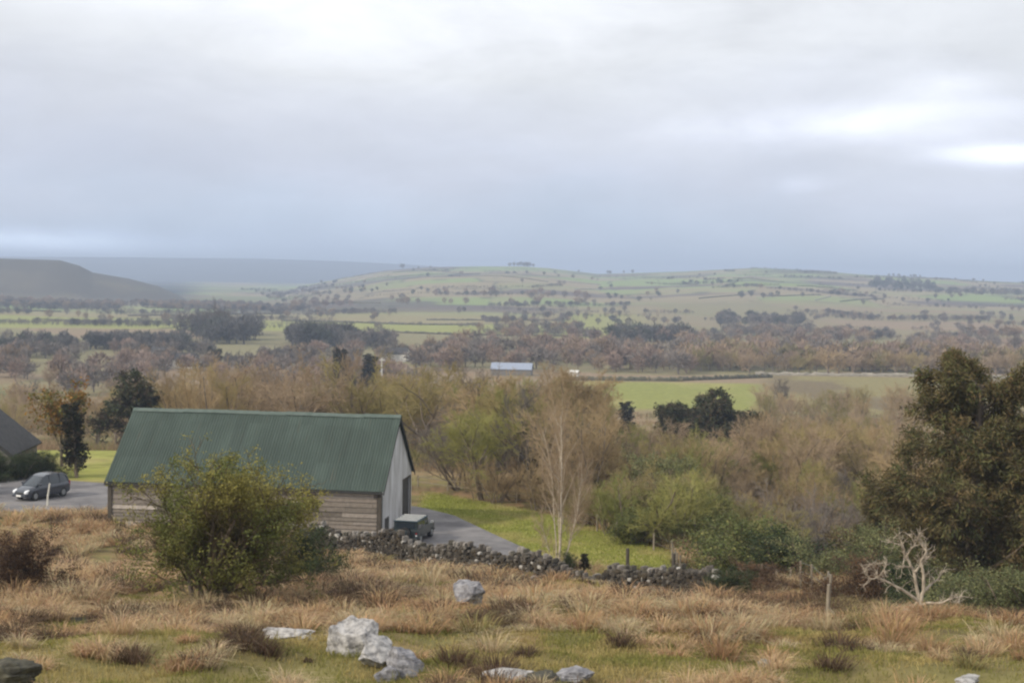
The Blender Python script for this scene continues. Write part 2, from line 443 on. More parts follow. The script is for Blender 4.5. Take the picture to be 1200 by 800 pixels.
def ground_color(x, y):
    d = np.maximum(y, 0.6); a = x / d
    n1 = fbm(x / 2.2, y / 2.2, 31, 4); n2 = fbm(x / 9, y / 9, 35, 3); n3 = fbm(x / 0.7, y / 0.7, 39, 3)
    tan = np.array([0.24, 0.16, 0.085]); olive = np.array([0.17, 0.15, 0.06]); brown = np.array([0.085, 0.058, 0.036])
    c = mix(np.broadcast_to(tan, x.shape + (3,)), olive, ss(n1 + 0.3 * (n2 - 0.5), 0.42, 0.6))
    c = mix(c, brown, 0.7 * ss(n3, 0.5, 0.75))
    c = mix(c, olive * 1.15, 0.8 * (1 - ss(d, 33, 42)))
    g = green_zone(x, y) * (0.75 + 0.25 * n3)
    green = mix(np.broadcast_to(np.array([0.275, 0.29, 0.07]), x.shape + (3,)), np.array([0.36, 0.32, 0.115]), ss(n2, 0.4, 0.7))
    c = mix(c, green, g * (d < 175))
    # valley floor under the trees
    und = mix(np.broadcast_to(np.array([0.25, 0.19, 0.11]), x.shape + (3,)), np.array([0.20, 0.185, 0.085]), ss(fbm(x / 30, y / 30, 41, 3), 0.4, 0.6))
    c = mix(c, und, ss(d, 118, 135) * (1 - g))
    # fields of the valley floor
    bid, edge = cells(x / 150 + 0.15 * fbm(x / 200, y / 200, 43), y / 210, 51)
    fieldc = mix(np.broadcast_to(np.array([0.21, 0.19, 0.105]), x.shape + (3,)), np.array([0.25, 0.185, 0.125]), ss(bid, 0.3, 0.8))
    c = mix(c, fieldc, ss(d, 420, 520) * 0.8)
    # the bright pasture
    past = ss(d, 405, 425) * (1 - ss(d, 538, 545)) * ss(a, 0.03, 0.045) * (1 - ss(a + 0.03 * (n2 - .5), 0.165, 0.185))
    pc = mix(np.broadcast_to(np.array([0.225, 0.235, 0.065]), x.shape + (3,)), np.array([0.30, 0.275, 0.10]), ss(fbm(x / 25, y / 60, 47, 3), 0.4, 0.65))
    c = mix(c, pc, past)
    past2 = ss(d, 400, 425) * (1 - ss(d, 590, 596)) * ss(a, 0.165, 0.19)
    p2c = mix(np.broadcast_to(np.array([0.225, 0.195, 0.09]), x.shape + (3,)), np.array([0.165, 0.13, 0.075]), ss(fbm(x / 22, y / 45, 48, 4), 0.42, 0.62))
    c = mix(c, p2c, past2)
    # long pastures on the left, beyond the dark woods
    lf = ss(d, 980, 1010) * (1 - ss(d, 1620, 1680)) * (1 - ss(a, 0.05, 0.12))
    b2, e2 = cells(x / 260, y / 330 + 0.2 * fbm(x / 300, y / 300, 53), 61)
    lc = mix(np.broadcast_to(np.array([0.255, 0.265, 0.085]), x.shape + (3,)), np.array([0.25, 0.215, 0.11]), ss(b2, 0.55, 0.9))
    lc = mix(lc, np.array([0.075, 0.075, 0.05]), (1 - ss(e2, 0.015, 0.04)) * 0.8)
    c = mix(c, lc, lf)
    # far hill: patchwork
    hf = ss(d - 900 * ss(a, 0.0, 0.1) * 0.35, 1350, 1600)
    wx = x + 60 * (fbm(x / 180, y / 180, 71) - 0.5); wy = y + 90 * (fbm(x / 180, y / 180, 73) - 0.5)
    b3, e3 = cells(wx / 175, wy / 150, 77)
    n4 = fbm(x / 260, y / 200, 81, 4)
    hc = mix(np.broadcast_to(np.array([0.21, 0.265, 0.10]), x.shape + (3,)), np.array([0.27, 0.225, 0.14]), ss(b3 * 0.6 + n4 * 0.6, 0.5, 0.72))
    hc = mix(hc, np.array([0.10, 0.082, 0.082]), ss(fbm(x / 210, y / 120, 85, 4), 0.51, 0.60) * 0.85)
    hc = mix(hc, np.array([0.07, 0.075, 0.055]), (1 - ss(e3, 0.01, 0.05)) * ss(vnoise(x / 60, y / 60, 87), 0.3, 0.6) * 0.75)
    hc = mix(hc, np.array([0.16, 0.115, 0.095]), ss(d, 3000, 3500) * ss(a, 0.03, 0.08) * ss(fbm(x / 300, y / 90, 89, 3), 0.42, 0.6) * 0.7)
    lr = (1 - ss(a, -0.24, -0.21)) * ss(d, 1750, 1880)
    hc = mix(hc, np.array([0.020, 0.026, 0.034]), lr * (0.6 + 0.4 * ss(fbm(x / 80, y / 100, 91), 0.3, 0.6)))
    hc = mix(hc, np.array([0.13, 0.115, 0.09]), ss(d, 1640, 1900) * (1 - ss(d, 2300, 2600)) * (1 - ss(a, -0.2, -0.05)) * 0.6)
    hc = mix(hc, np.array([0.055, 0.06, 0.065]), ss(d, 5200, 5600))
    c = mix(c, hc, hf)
    return c


def build_ground():
    ang = np.concatenate((np.linspace(R(-80), R(-23), 90)[:-1], np.linspace(R(-23), R(23), 760), np.linspace(R(23), R(80), 90)[1:]))
    dep = np.concatenate((np.linspace(0.7, 24, 50)[:-1], np.linspace(24, 105, 300)[:-1], np.exp(np.linspace(math.log(105), math.log(1600), 240))[:-1],
                          np.exp(np.linspace(math.log(1600), math.log(9800), 150))))
    ta = np.tan(ang)
    D, A = np.meshgrid(dep, ta, indexing='ij')
    # beyond 60 deg keep the sheet in reach
    X = D * A; Y = D
    Z = H(X, Y)
    C = ground_color(X.ravel(), Y.ravel())
    nr, nc = D.shape
    idx = np.arange(nr * nc).reshape(nr, nc)
    q = np.stack((idx[:-1, :-1], idx[:-1, 1:], idx[1:, 1:], idx[1:, :-1]), -1).reshape(-1)
    v = np.stack((X.ravel(), Y.ravel(), Z.ravel()), -1)
    me = mesh_np('ground', v, q, np.full((nr - 1) * (nc - 1), 4), M['ground'], C, True)
    return tag(obj('ground', me), kind='structure')


build_ground()


def build_road():
    xs = np.linspace(-60, 2.4, 240)
    n, f = road_edges(xs)
    t = np.linspace(0, 1, 24)
    X = np.repeat(xs[:, None], 24, 1); Y = n[:, None] + (f - n)[:, None] * t[None, :]
    Y += (fbm(X / 2, Y * 0 + X * 0.3, 95) - 0.5) * 0.6 * (np.abs(t - 0.5)[None, :] > 0.48)
    Z = H(X, Y) + 0.05
    idx = np.arange(240 * 24).reshape(240, 24)
    q = np.stack((idx[:-1, :-1], idx[1:, :-1], idx[1:, 1:], idx[:-1, 1:]), -1).reshape(-1)
    me = mesh_np('road', np.stack((X.ravel(), Y.ravel(), Z.ravel()), -1), q, np.full(239 * 23, 4), M['asphalt'], None, True)
    tag(obj('road', me), kind='structure')


build_road()

# ------------------------------------------------------------------ branching plants
def unit(v):
    return v / (np.linalg.norm(v) + 1e-9)


def grow(rng, stems, L):
    out = [[] for _ in L]; tips = []
    todo = [(np.array(p, float), unit(np.array(d, float)), l, r, 0) for p, d, l, r in stems]
    while todo:
        p, d, l, r, k = todo.pop()
        c = L[k]; n = c.get('seg', 3); tap = c.get('tap', 0.35)
        pts = [p]; dirs = [d]
        for i in range(n):
            d = unit(d + rng.normal(0, c.get('wob', 0.12), 3) + np.array([0, 0, c.get('up', 0.0)]))
            q = pts[-1] + d * (l / n)
            out[k].append((pts[-1], q, r * (1 - (1 - tap) * i / n), r * (1 - (1 - tap) * (i + 1) / n)))
            pts.append(q); dirs.append(d)
        if k + 1 < len(L):
            m = max(1, int(round(c['n'] * rng.uniform(0.75, 1.25))))
            az = rng.uniform(0, 6.28)
            s0 = c.get('start', 0.3)
            for j in range(m):
                t = min(0.999, s0 + (1 - s0) * (j + rng.uniform(0.1, 0.9)) / m)
                i = int(t * n); fr = t * n - i
                pp = pts[i] * (1 - fr) + pts[i + 1] * fr
                dd = dirs[i + 1]
                az += 2.4 + rng.normal(0, 0.4)
                u = unit(np.cross(dd, np.array([0.31, 0.17, 0.93]) if abs(dd[2]) < 0.9 else np.array([1.0, 0, 0])))
                w = np.cross(dd, u)
                an = R(rng.uniform(*c.get('ang', (30, 60))))
                nd = dd * math.cos(an) + (u * math.cos(az) + w * math.sin(az)) * math.sin(an)
                lr = rng.uniform(*c.get('len', (0.5, 0.7))) * (1 - c.get('fall', 0.45) * t)
                rr = r * (1 - (1 - tap) * t)
                todo.append((pp, unit(nd), l * lr, max(rr * c.get('rr', 0.55), c.get('rmin', 0.008)), k + 1))
        else:
            tips.append((pts[-1], dirs[-1]))
    return out, tips


def tubes_np(segs, k=3):
    P0 = np.array([s[0] for s in segs]); P1 = np.array([s[1] for s in segs])
    r0 = np.array([s[2] for s in segs]); r1 = np.array([s[3] for s in segs])
    a = P1 - P0; a /= (np.linalg.norm(a, axis=1, keepdims=True) + 1e-9)
    P1 = P1 + a * (r1 * 0.3)[:, None]
    ref = np.where(np.abs(a[:, 2:3]) < 0.9, np.array([[0.31, 0.17, 0.93]]), np.array([[1.0, 0, 0]]))
    u = np.cross(a, ref); u /= (np.linalg.norm(u, axis=1, keepdims=True) + 1e-9); w = np.cross(a, u)
    n = len(segs); V = np.zeros((n, 2 * k, 3))
    for i in range(k):
        t = 2 * math.pi * i / k
        o = u * math.cos(t) + w * math.sin(t)
        V[:, i] = P0 + o * r0[:, None]; V[:, k + i] = P1 + o * r1[:, None]
    f = np.array([[i, (i + 1) % k, k + (i + 1) % k, k + i] for i in range(k)])
    FF = (np.arange(n)[:, None, None] * 2 * k + f[None]).reshape(-1)
    return V.reshape(-1, 3), FF, np.full(n * k, 4)


def tube_mesh(name, segs, k, m, smooth=True):
    v, f, s = tubes_np(segs, k)
    return mesh_np(name, v, f, s, m, None, smooth)


def cards(rng, pts, per, spread, size, elong=1.6, droop=0.0, dirs=None):
    pts = np.asarray(pts)
    n = len(pts) * per
    P = np.repeat(pts, per, 0) + rng.normal(0, spread, (n, 3)) * np.array([1, 1, 0.75])
    a = rng.normal(0, 1, (n, 3))
    if dirs is not None:
        a = np.repeat(np.asarray(dirs), per, 0) * 1.2 + a * 0.7
    a[:, 2] -= droop
    a /= np.linalg.norm(a, axis=1, keepdims=True) + 1e-9
    b = rng.normal(0, 1, (n, 3)); b -= a * np.sum(a * b, 1, keepdims=True); b /= np.linalg.norm(b, axis=1, keepdims=True) + 1e-9
    s = size * rng.uniform(0.6, 1.4, n)[:, None]
    L = a * s * elong * 0.5; W = b * s * 0.5
    V = np.stack((P - L, P + W * 0.9, P + L, P - W * 0.9), 1).reshape(-1, 3)
    return V, np.arange(n * 4), np.full(n, 4), n


def join_np(parts):
    V = []; FF = []; S = []; o = 0
    for v, f, s in parts:
        V.append(v); FF.append(f + o); S.append(s); o += len(v)
    return np.concatenate(V), np.concatenate(FF), np.concatenate(S)


PROTO = {}    # kind -> (trunk mesh, crown mesh, height)


def top_of(*vs):
    return max(float(v[:, 2].max()) for v in vs)


def stool(stems):
    """the rootstock that joins the stems of a many-stemmed plant below the soil"""
    if len(stems) < 2: return []
    return [(np.array([0, 0, stems[0][0][2] + 0.02]), np.array(s[0], float) + np.array([0, 0, 0.04]), 0.08, 0.07) for s in stems]


def bare_proto(kind, seed, stems, L, split, kt=6, kc=3):
    rng = np.random.default_rng(seed)
    out, tips = grow(rng, stems, L)
    tr = stool(stems) + [s for l in out[:split] for s in l]; cr = [s for l in out[split:] for s in l]
    v, f, s = tubes_np(tr, kt); v2, f2, s2 = tubes_np(cr, kc)
    PROTO[kind] = (mesh_np(kind + '_trunk', v, f, s, M['bark'], None, True), mesh_np(kind + '_crown', v2, f2, s2, M['twig_brown'], None, True), top_of(v, v2))
    return out, tips


UP = (0, 0, 1)
for i in range(4):      # wide rounded bare trees
    rs = np.random.default_rng(100 + i)
    bare_proto('bare_round_%s' % 'abcd'[i], 200 + i, [((0, 0, -0.4), (rs.normal(0, .08), rs.normal(0, .08), 1), 4.5, 0.22)],
               [dict(n=7, seg=5, wob=0.08, start=0.3, ang=(25, 60), len=(0.75, 1.05), fall=0.25, rr=0.6),
                dict(n=7, seg=5, wob=0.14, up=0.06, start=0.2, ang=(25, 60), len=(0.5, 0.75), rr=0.55, rmin=0.03),
                dict(n=7, seg=4, wob=0.16, up=0.05, start=0.15, ang=(20, 60), len=(0.5, 0.8), rr=0.6, rmin=0.016),
                dict(n=8, seg=3, wob=0.16, up=0.03, start=0.1, ang=(20, 60), len=(0.55, 0.95), rr=0.7, rmin=0.012),
                dict(seg=2, wob=0.16, up=0.03)], 2)
for i in range(3):      # upright, ash-like
    bare_proto('bare_upright_%s' % 'abc'[i], 230 + i, [((0, 0, -0.4), (0.03, 0, 1), 7.5, 0.2)],
               [dict(n=13, seg=7, wob=0.05, start=0.25, ang=(18, 45), len=(0.4, 0.6), fall=0.4, rr=0.5),
                dict(n=8, seg=4, wob=0.1, up=0.1, start=0.2, ang=(18, 45), len=(0.4, 0.65), rr=0.55, rmin=0.022),
                dict(n=10, seg=3, wob=0.14, up=0.06, start=0.12, ang=(18, 50), len=(0.5, 0.9), rr=0.6, rmin=0.013),
                dict(seg=3, wob=0.12, up=0.05)], 1)
for i in range(3):      # thicket: many stems
    rs = np.random.default_rng(300 + i)
    st = [((rs.normal(0, .7), rs.normal(0, .5), -0.3), (rs.normal(0, .38), rs.normal(0, .38), 1), rs.uniform(3.2, 5.2), rs.uniform(.04, .09)) for _ in range(11)]
    bare_proto('thicket_%s' % 'abc'[i], 310 + i, st,
               [dict(n=8, seg=5, wob=0.1, start=0.2, ang=(18, 50), len=(0.35, 0.6), rr=0.5, rmin=0.02),
                dict(n=6, seg=4, wob=0.14, up=0.05, start=0.15, ang=(20, 50), len=(0.4, 0.75), rr=0.6, rmin=0.014),
                dict(n=6, seg=3, wob=0.16, up=0.04, start=0.1, ang=(20, 60), len=(0.45, 0.9), rr=0.7, rmin=0.011),
                dict(seg=2, wob=0.15, up=0.03)], 1, 5)
for i in range(4):      # small in the picture: fewer, thicker twigs
    rs = np.random.default_rng(340 + i)
    bare_proto('distant_bare_%s' % 'abcd'[i], 345 + i, [((0, 0, -0.6), (rs.normal(0, .05), 0, 1), 4.5, 0.25)],
               [dict(n=8, seg=3, wob=0.08, start=0.25, ang=(20, 65), len=(0.7, 1.1), fall=0.2, rr=0.6),
                dict(n=8, seg=3, wob=0.14, up=0.06, start=0.15, ang=(25, 60), len=(0.5, 0.8), rr=0.55, rmin=0.06),
                dict(n=6, seg=2, wob=0.16, up=0.05, start=0.15, ang=(20, 60), len=(0.5, 0.9), rr=0.7, rmin=0.055),
                dict(seg=2, wob=0.15, up=0.03)], 1, 4)


def leafy_proto(kind, seed, stems, L, split, per, spread, size, pal, mat_leaf, elong=1.5, droop=0.0, use_dirs=False, twigs=True):
    rng = np.random.default_rng(seed)
    out, tips = grow(rng, stems, L)
    tr = stool(stems) + [s for l in out[:split] for s in l]; cr = [s for l in out[split:] for s in l]
    v, f, s = tubes_np(tr, 6)
    P = [t[0] for t in tips] + [s_[1] for s_ in out[-1][::2]]
    Dr = [t[1] for t in tips] + [unit(s_[1] - s_[0]) for s_ in out[-1][::2]]
    lv, lf, ls, n = cards(rng, P, per, spread, size, elong, droop, Dr if use_dirs else None)
    pal = np.array(pal)
    pick = np.repeat(rng.integers(0, len(pal), len(P)), per)
    lc = pal[pick] * rng.uniform(0.7, 1.3, (n, 1))
    lc = np.repeat(lc, 4, 0)
    parts = [(lv, lf, ls)]; cc = [lc]
    if twigs and cr:
        cv, cf, cs = tubes_np(cr, 3)
        parts.append((cv, cf, cs)); cc.append(np.tile(np.array([[0.12, 0.09, 0.06]]), (len(cv), 1)))
    V, FF, S = join_np(parts)
    PROTO[kind] = (mesh_np(kind + '_trunk', v, f, s, M['bark'], None, True),
                   mesh_np(kind + '_crown', V, FF, S, mat_leaf, np.concatenate(cc)), top_of(v, V))


DARKGREEN = [(0.045, 0.055, 0.030), (0.06, 0.066, 0.036), (0.08, 0.075, 0.04), (0.075, 0.055, 0.036)]
# round dark evergreens
for i in range(2):
    leafy_proto('round_evergreen_%s' % 'ab'[i], 400 + i, [((0, 0, -0.4), (0, 0, 1), 6.0, 0.25)],
                [dict(n=16, seg=5, wob=0.05, start=0.12, ang=(40, 80), len=(0.5, 0.72), fall=0.35, rr=0.4),
                 dict(n=7, seg=3, wob=0.14, up=0.05, start=0.2, ang=(25, 60), len=(0.4, 0.7), rr=0.5, rmin=0.03),
                 dict(n=5, seg=2, wob=0.15, up=0.06, start=0.2, ang=(20, 60), len=(0.5, 0.9), rr=0.6, rmin=0.015),
                 dict(seg=2, wob=0.15)], 2, 15, 0.24, 0.15, DARKGREEN, M['needle'], 2.5)
# big ragged conifer of the right
leafy_proto('ragged_conifer', 420, [((0, 0, -0.5), (0.02, 0, 1), 11.0, 0.32)],
            [dict(n=40, seg=8, wob=0.03, start=0.05, ang=(50, 80), len=(0.42, 0.60), fall=0.68, rr=0.35, rmin=0.05),
             dict(n=11, seg=4, wob=0.1, up=0.03, start=0.15, ang=(25, 60), len=(0.3, 0.48), fall=0.5, rr=0.5, rmin=0.025),
             dict(n=5, seg=3, wob=0.14, up=-0.03, start=0.2, ang=(25, 60), len=(0.4, 0.7), rr=0.6, rmin=0.012),
             dict(seg=2, wob=0.12, up=-0.04)], 2, 22, 0.15, 0.046,
            [(0.13, 0.105, 0.05), (0.125, 0.105, 0.05), (0.16, 0.115, 0.055), (0.09, 0.10, 0.042), (0.13, 0.125, 0.05), (0.14, 0.115, 0.052)], M['needle'], 4.5, 0.25, True)
# columnar evergreen
leafy_proto('columnar_evergreen', 430, [((0, 0, -0.3), (0, 0, 1), 7.0, 0.16)],
            [dict(n=34, seg=6, wob=0.02, start=0.04, ang=(25, 45), len=(0.18, 0.27), fall=0.35, rr=0.35, rmin=0.02),
             dict(n=8, seg=3, wob=0.08, up=0.12, start=0.15, ang=(20, 45), len=(0.4, 0.7), rr=0.5, rmin=0.01),
             dict(seg=2, wob=0.1, up=0.1)], 1, 8, 0.11, 0.16, [(0.030, 0.034, 0.02), (0.04, 0.04, 0.025), (0.055, 0.045, 0.03)], M['needle'], 1.8)
# autumn-leaved small tree
leafy_proto('golden_tree', 440, [((0, 0, -0.3), (0, 0, 1), 3.5, 0.12)],
            [dict(n=9, seg=4, wob=0.08, start=0.25, ang=(15, 45), len=(0.7, 1.0), fall=0.3, rr=0.5),
             dict(n=8, seg=3, wob=0.12, up=0.08, start=0.2, ang=(20, 50), len=(0.4, 0.65), rr=0.5, rmin=0.012),
             dict(n=5, seg=2, wob=0.12, up=0.05, start=0.2, ang=(20, 50), len=(0.4, 0.8), rr=0.6, rmin=0.008),
             dict(seg=2, wob=0.12)], 2, 4, 0.13, 0.13, [(0.30, 0.17, 0.04), (0.22, 0.17, 0.045), (0.14, 0.14, 0.04), (0.26, 0.13, 0.035)], M['leaf'])
# leafy shrubs
PALS = {'bright': [(0.135, 0.155, 0.05), (0.105, 0.125, 0.042), (0.19, 0.185, 0.065)],
        'grey': [(0.15, 0.165, 0.075), (0.20, 0.20, 0.09), (0.12, 0.135, 0.06)],
        'dark': [(0.035, 0.055, 0.022), (0.05, 0.07, 0.028), (0.07, 0.08, 0.035)],
        'rust': [(0.12, 0.075, 0.045), (0.085, 0.055, 0.04), (0.16, 0.095, 0.05)]}
for nm, pal in PALS.items():
    rs = np.random.default_rng(460 + len(nm))
    st = [((rs.normal(0, .5), rs.normal(0, .5), -0.2), (rs.normal(0, .5), rs.normal(0, .5), 1), rs.uniform(1.6, 2.8), rs.uniform(.03, .06)) for _ in range(12)]
    leafy_proto(nm + '_shrub', 470 + len(nm), st,
                [dict(n=9, seg=4, wob=0.12, start=0.12, ang=(25, 60), len=(0.35, 0.6), rr=0.5, rmin=0.012),
                 dict(n=6, seg=3, wob=0.14, up=0.05, start=0.15, ang=(20, 55), len=(0.4, 0.75), rr=0.6, rmin=0.007),
                 dict(seg=2, wob=0.14, up=0.04)], 1, 13, 0.11, 0.052, pal, M['leaf'])

_mc = {}


def with_mat(me, m):
    if m is None: return me
    k = (me.name, m.name)
    if k not in _mc:
        c = me.copy(); c.materials[0] = m; _mc[k] = c
    return _mc[k]


PROTO_NAME = {'bare': 'bare_tree', 'thicket': 'bare_thicket', 'distant': 'bare_tree', 'round': 'evergreen_tree', 'ragged': 'conifer_tree',
              'columnar': 'columnar_evergreen', 'golden': 'golden_tree'}


def plant(kind, p, h, label, cat='tree', group=None, wide=1.0, crown_mat=None, trunk_mat=None, rz=None, name=None, tilt=0.0):
    tm, cm, hh = PROTO[kind]
    nm = name or (kind if kind.endswith('shrub') else PROTO_NAME[kind.split('_')[0]])
    o = thing(nm, label, cat, p, random.uniform(0, 6.28) if rz is None else rz, group)
    s = h / hh
    o.scale = (s * wide, s * wide, s)
    o.rotation_euler.x = tilt
    obj('trunk', with_mat(tm, trunk_mat), o)
    obj('crown', with_mat(cm, crown_mat), o)
    return o


def scatter(n, px, d, h, kinds, mats, label, group, seed, wide=(0.85, 1.2), cat='tree', keep=None, row=False):
    r = random.Random(seed)
    c = 0; k = 0
    while c < n and k < n * 12:
        k += 1
        dd = math.exp(r.uniform(math.log(d[0]), math.log(d[1])))
        q = px[0] + (px[1] - px[0]) * (c + r.random()) / n if row else r.uniform(*px)
        p = at(q, dd)
        if keep and not keep(p, q): continue
        plant(r.choice(kinds), p, r.uniform(*h), label, cat, group, r.uniform(*wide), r.choice(mats) if mats else None, None, r.uniform(0, 6.28))
        c += 1


# ------------------------------------------------------------------ sky, sun, air
SUN_EL, SUN_AZ = R(32), R(-120)          # azimuth from +Y, clockwise positive: the sun stands to the left, behind the viewer
w = bpy.data.worlds.new("World"); sc.world = w; w.use_nodes = True
nt = w.node_tree; N = nt.nodes; L = nt.links
bg = N["Background"]; out = N["World Output"]
sky = N.new('ShaderNodeTexSky'); sky.sky_type = 'NISHITA'; sky.sun_disc = False
sky.sun_elevation = SUN_EL; sky.sun_rotation = SUN_AZ
L.new(sky.outputs['Color'], bg.inputs['Color']); bg.inputs['Strength'].default_value = 0.10
tc = N.new('ShaderNodeTexCoord')
sep = N.new('ShaderNodeSeparateXYZ'); L.new(tc.outputs['Generated'], sep.inputs['Vector'])


def math_node(op, a, b=None, c=None):
    n = N.new('ShaderNodeMath'); n.operation = op
    for i, v in enumerate((a, b, c)):
        if v is None: continue
        if isinstance(v, (int, float)): n.inputs[i].default_value = v
        else: L.new(v, n.inputs[i])
    return n.outputs['Value']


def cloud_noise(scale, detail, rough, off):
    mp = N.new('ShaderNodeMapping'); mp.inputs['Scale'].default_value = scale; mp.inputs['Location'].default_value = off
    nz = N.new('ShaderNodeTexNoise'); nz.inputs['Scale'].default_value = 1.0; nz.inputs['Detail'].default_value = detail; nz.inputs['Roughness'].default_value = rough
    nz.inputs['Distortion'].default_value = 0.3
    L.new(tc.outputs['Generated'], mp.inputs['Vector']); L.new(mp.outputs['Vector'], nz.inputs['Vector'])
    return nz.outputs['Fac']


n_big = cloud_noise((3.2, 3.2, 9.0), 5, 0.5, (0.3, 0.2, 0.1))
n_fine = cloud_noise((8.0, 8.0, 22.0), 8, 0.58, (2.1, 0.7, 0.4))
elev = math_node('MULTIPLY_ADD', math_node('SUBTRACT', n_big, 0.5), 0.11, sep.outputs['Z'])
grad = N.new('ShaderNodeValToRGB'); L.new(elev, grad.inputs['Fac'])
cr = grad.color_ramp
STOPS = [(0.0, (0.57, 0.69, 0.91)), (0.03, (0.64, 0.74, 0.92)), (0.065, (0.745, 0.79, 0.935)), (0.10, (0.79, 0.815, 0.91)), (0.15, (0.88, 0.895, 0.93)), (0.30, (1.0, 1.01, 1.02)), (1.0, (1.3, 1.3, 1.3))]
cr.elements[0].position = STOPS[0][0]; cr.elements[0].color = (*STOPS[0][1], 1)
cr.elements[1].position = STOPS[-1][0]; cr.elements[1].color = (*STOPS[-1][1], 1)
for p_, c_ in STOPS[1:-1]:
    e = cr.elements.new(p_); e.color = (*c_, 1)
modn = math_node('MULTIPLY_ADD', math_node('SUBTRACT', n_fine, 0.5), 0.42, 1.0)


def glow(px, py, sx, sy, amp):
    """a brighter break in the cloud in one direction"""
    dv = (CM.to_3x3() @ Vector(((px - 600) / F, (400 - py) / F, -1))).normalized()
    sx /= F; sy /= F
    ax = math_node('DIVIDE', math_node('SUBTRACT', sep.outputs['X'], dv.x), sx)
    az = math_node('DIVIDE', math_node('SUBTRACT', sep.outputs['Z'], dv.z), sy)
    ax2 = math_node('MULTIPLY', ax, ax); az2 = math_node('MULTIPLY', az, az)
    ee = math_node('EXPONENT', math_node('MULTIPLY', math_node('ADD', ax2, az2), -1.0))
    front = math_node('GREATER_THAN', sep.outputs['Y'], 0.0)
    return math_node('MULTIPLY', math_node('MULTIPLY', ee, amp), math_node('MULTIPLY', front, math_node('MULTIPLY_ADD', n_fine, 2.0, 0.0)))


g = glow(420, 0, 280, 90, 0.24)
for a_ in ((1195, 180, 80, 11, 0.95), (1000, 150, 200, 19, 0.34), (930, 216, 34, 12, 0.24), (1120, 100, 60, 16, 0.2), (10, 286, 150, 13, 0.9), (1100, 128, 120, 12, 0.16), (760, 25, 60, 18, 0.08), (880, 60, 260, 60, 0.07)):
    g = math_node('ADD', g, glow(*a_))
dark = math_node('MULTIPLY', math_node('ADD', glow(150, 170, 330, 80, 0.07), glow(760, 265, 330, 55, 0.05)), -1.0)
val = math_node('ADD', math_node('ADD', modn, g), dark)
vs = N.new('ShaderNodeVectorMath'); vs.operation = 'SCALE'
L.new(grad.outputs['Color'], vs.inputs[0]); L.new(val, vs.inputs['Scale'])
bg2 = N.new('ShaderNodeBackground'); L.new(vs.outputs['Vector'], bg2.inputs['Color']); bg2.inputs['Strength'].default_value = 1.0
mixs = N.new('ShaderNodeMixShader'); mixs.inputs['Fac'].default_value = 0.88
L.new(bg.outputs['Background'], mixs.inputs[1]); L.new(bg2.outputs['Background'], mixs.inputs[2]); L.new(mixs.outputs['Shader'], out.inputs['Surface'])

sun_d = bpy.data.lights.new("sun", 'SUN'); sun_d.energy = 3.0; sun_d.angle = R(4); sun_d.color = (1.0, 0.90, 0.74)
sun = bpy.data.objects.new("sun", sun_d); col.objects.link(sun)
to_sun = Vector((math.sin(SUN_AZ) * math.cos(SUN_EL), math.cos(SUN_AZ) * math.cos(SUN_EL), math.sin(SUN_EL)))
sun.rotation_euler = to_sun.to_track_quat('Z', 'Y').to_euler()
sun.location = to_sun * 200 + Vector((0, 0, EYE))

hz = MB(); hz.box(-62000, 62000, -60, 10200, -75, EYE + 85)
hm = bpy.data.materials.new("haze"); hm.use_nodes = True
hn = hm.node_tree.nodes; hn.clear()
ho = hn.new('ShaderNodeOutputMaterial'); pv = hn.new('ShaderNodeVolumePrincipled')
pv.inputs['Color'].default_value = (0.64, 0.77, 1.0, 1); pv.inputs['Density'].default_value = 2.4e-4
pv.inputs['Density Attribute'].default_value = ""
hm.node_tree.links.new(pv.outputs['Volume'], ho.inputs['Volume'])
haze = hz.build('haze', hm)
haze["kind"] = "stuff"

# ------------------------------------------------------------------ barn
TH = R(8.0); BL, BW, BH, BR = 19.3, 9.5, 3.2, 4.3
u = Vector((math.cos(TH), -math.sin(TH), 0)); v = Vector((math.sin(TH), math.cos(TH), 0))
cnr = at(447, 95.0)
bc = cnr - u * (BL / 2) + v * (BW / 2)
BZ = cnr.z
barn = thing('barn', 'timber-boarded barn with a green corrugated roof and a grey rendered gable', 'barn', (bc.x, bc.y, BZ), -TH)
hx, hy = BL / 2, BW / 2
# boarded front and rear walls
rw = random.Random(5)
for side, yy in ((-1, -hy), (1, hy)):
    wb = MB()
    wb.box(-hx + 0.02, hx - 0.28, yy - 0.03, yy + 0.03, -0.5, BH, 0, (0.05, 0.045, 0.04))
    z = -0.3
    while z < BH - 0.02:
        bh = rw.uniform(0.24, 0.36)
        bh = min(bh, BH - z)
        x = -hx + 0.1
        while x < hx - 0.32:
            ln = min(rw.uniform(2.6, 5.0), hx - 0.3 - x)
            k = rw.uniform(0.55, 1.15)
            base = rw.choice([(0.25, 0.215, 0.185), (0.30, 0.262, 0.23), (0.19, 0.165, 0.14), (0.36, 0.32, 0.285)])
            dz = rw.uniform(-0.012, 0.012); tl = rw.uniform(0.0, 0.05)
            o0, o1 = (0.035, 0.10 + tl) if side < 0 else (0.10 + tl, 0.035)
            # weatherboard: the lower edge stands out
            ya, yb = yy + side * 0.035, yy + side * (0.09 + tl)
            gp = rw.uniform(0.012, 0.03)
            vv = [(x, ya, z + gp), (x + ln - 0.015, ya, z + gp + dz), (x + ln - 0.015, ya, z + bh + dz), (x, ya, z + bh),
                  (x, yb, z + gp), (x + ln - 0.015, yb, z + gp + dz), (x + ln - 0.015, yy + side * 0.055, z + bh + dz), (x, yy + side * 0.055, z + bh)]
            wb.add(vv, [(0, 1, 2, 3), (4, 5, 6, 7), (0, 1, 5, 4), (1, 2, 6, 5), (2, 3, 7, 6), (3, 0, 4, 7)], 0, tuple(c * k for c in base))
            x += ln
        z += bh
    wb.build('boarded_wall', M['plank'], barn, cols=True)
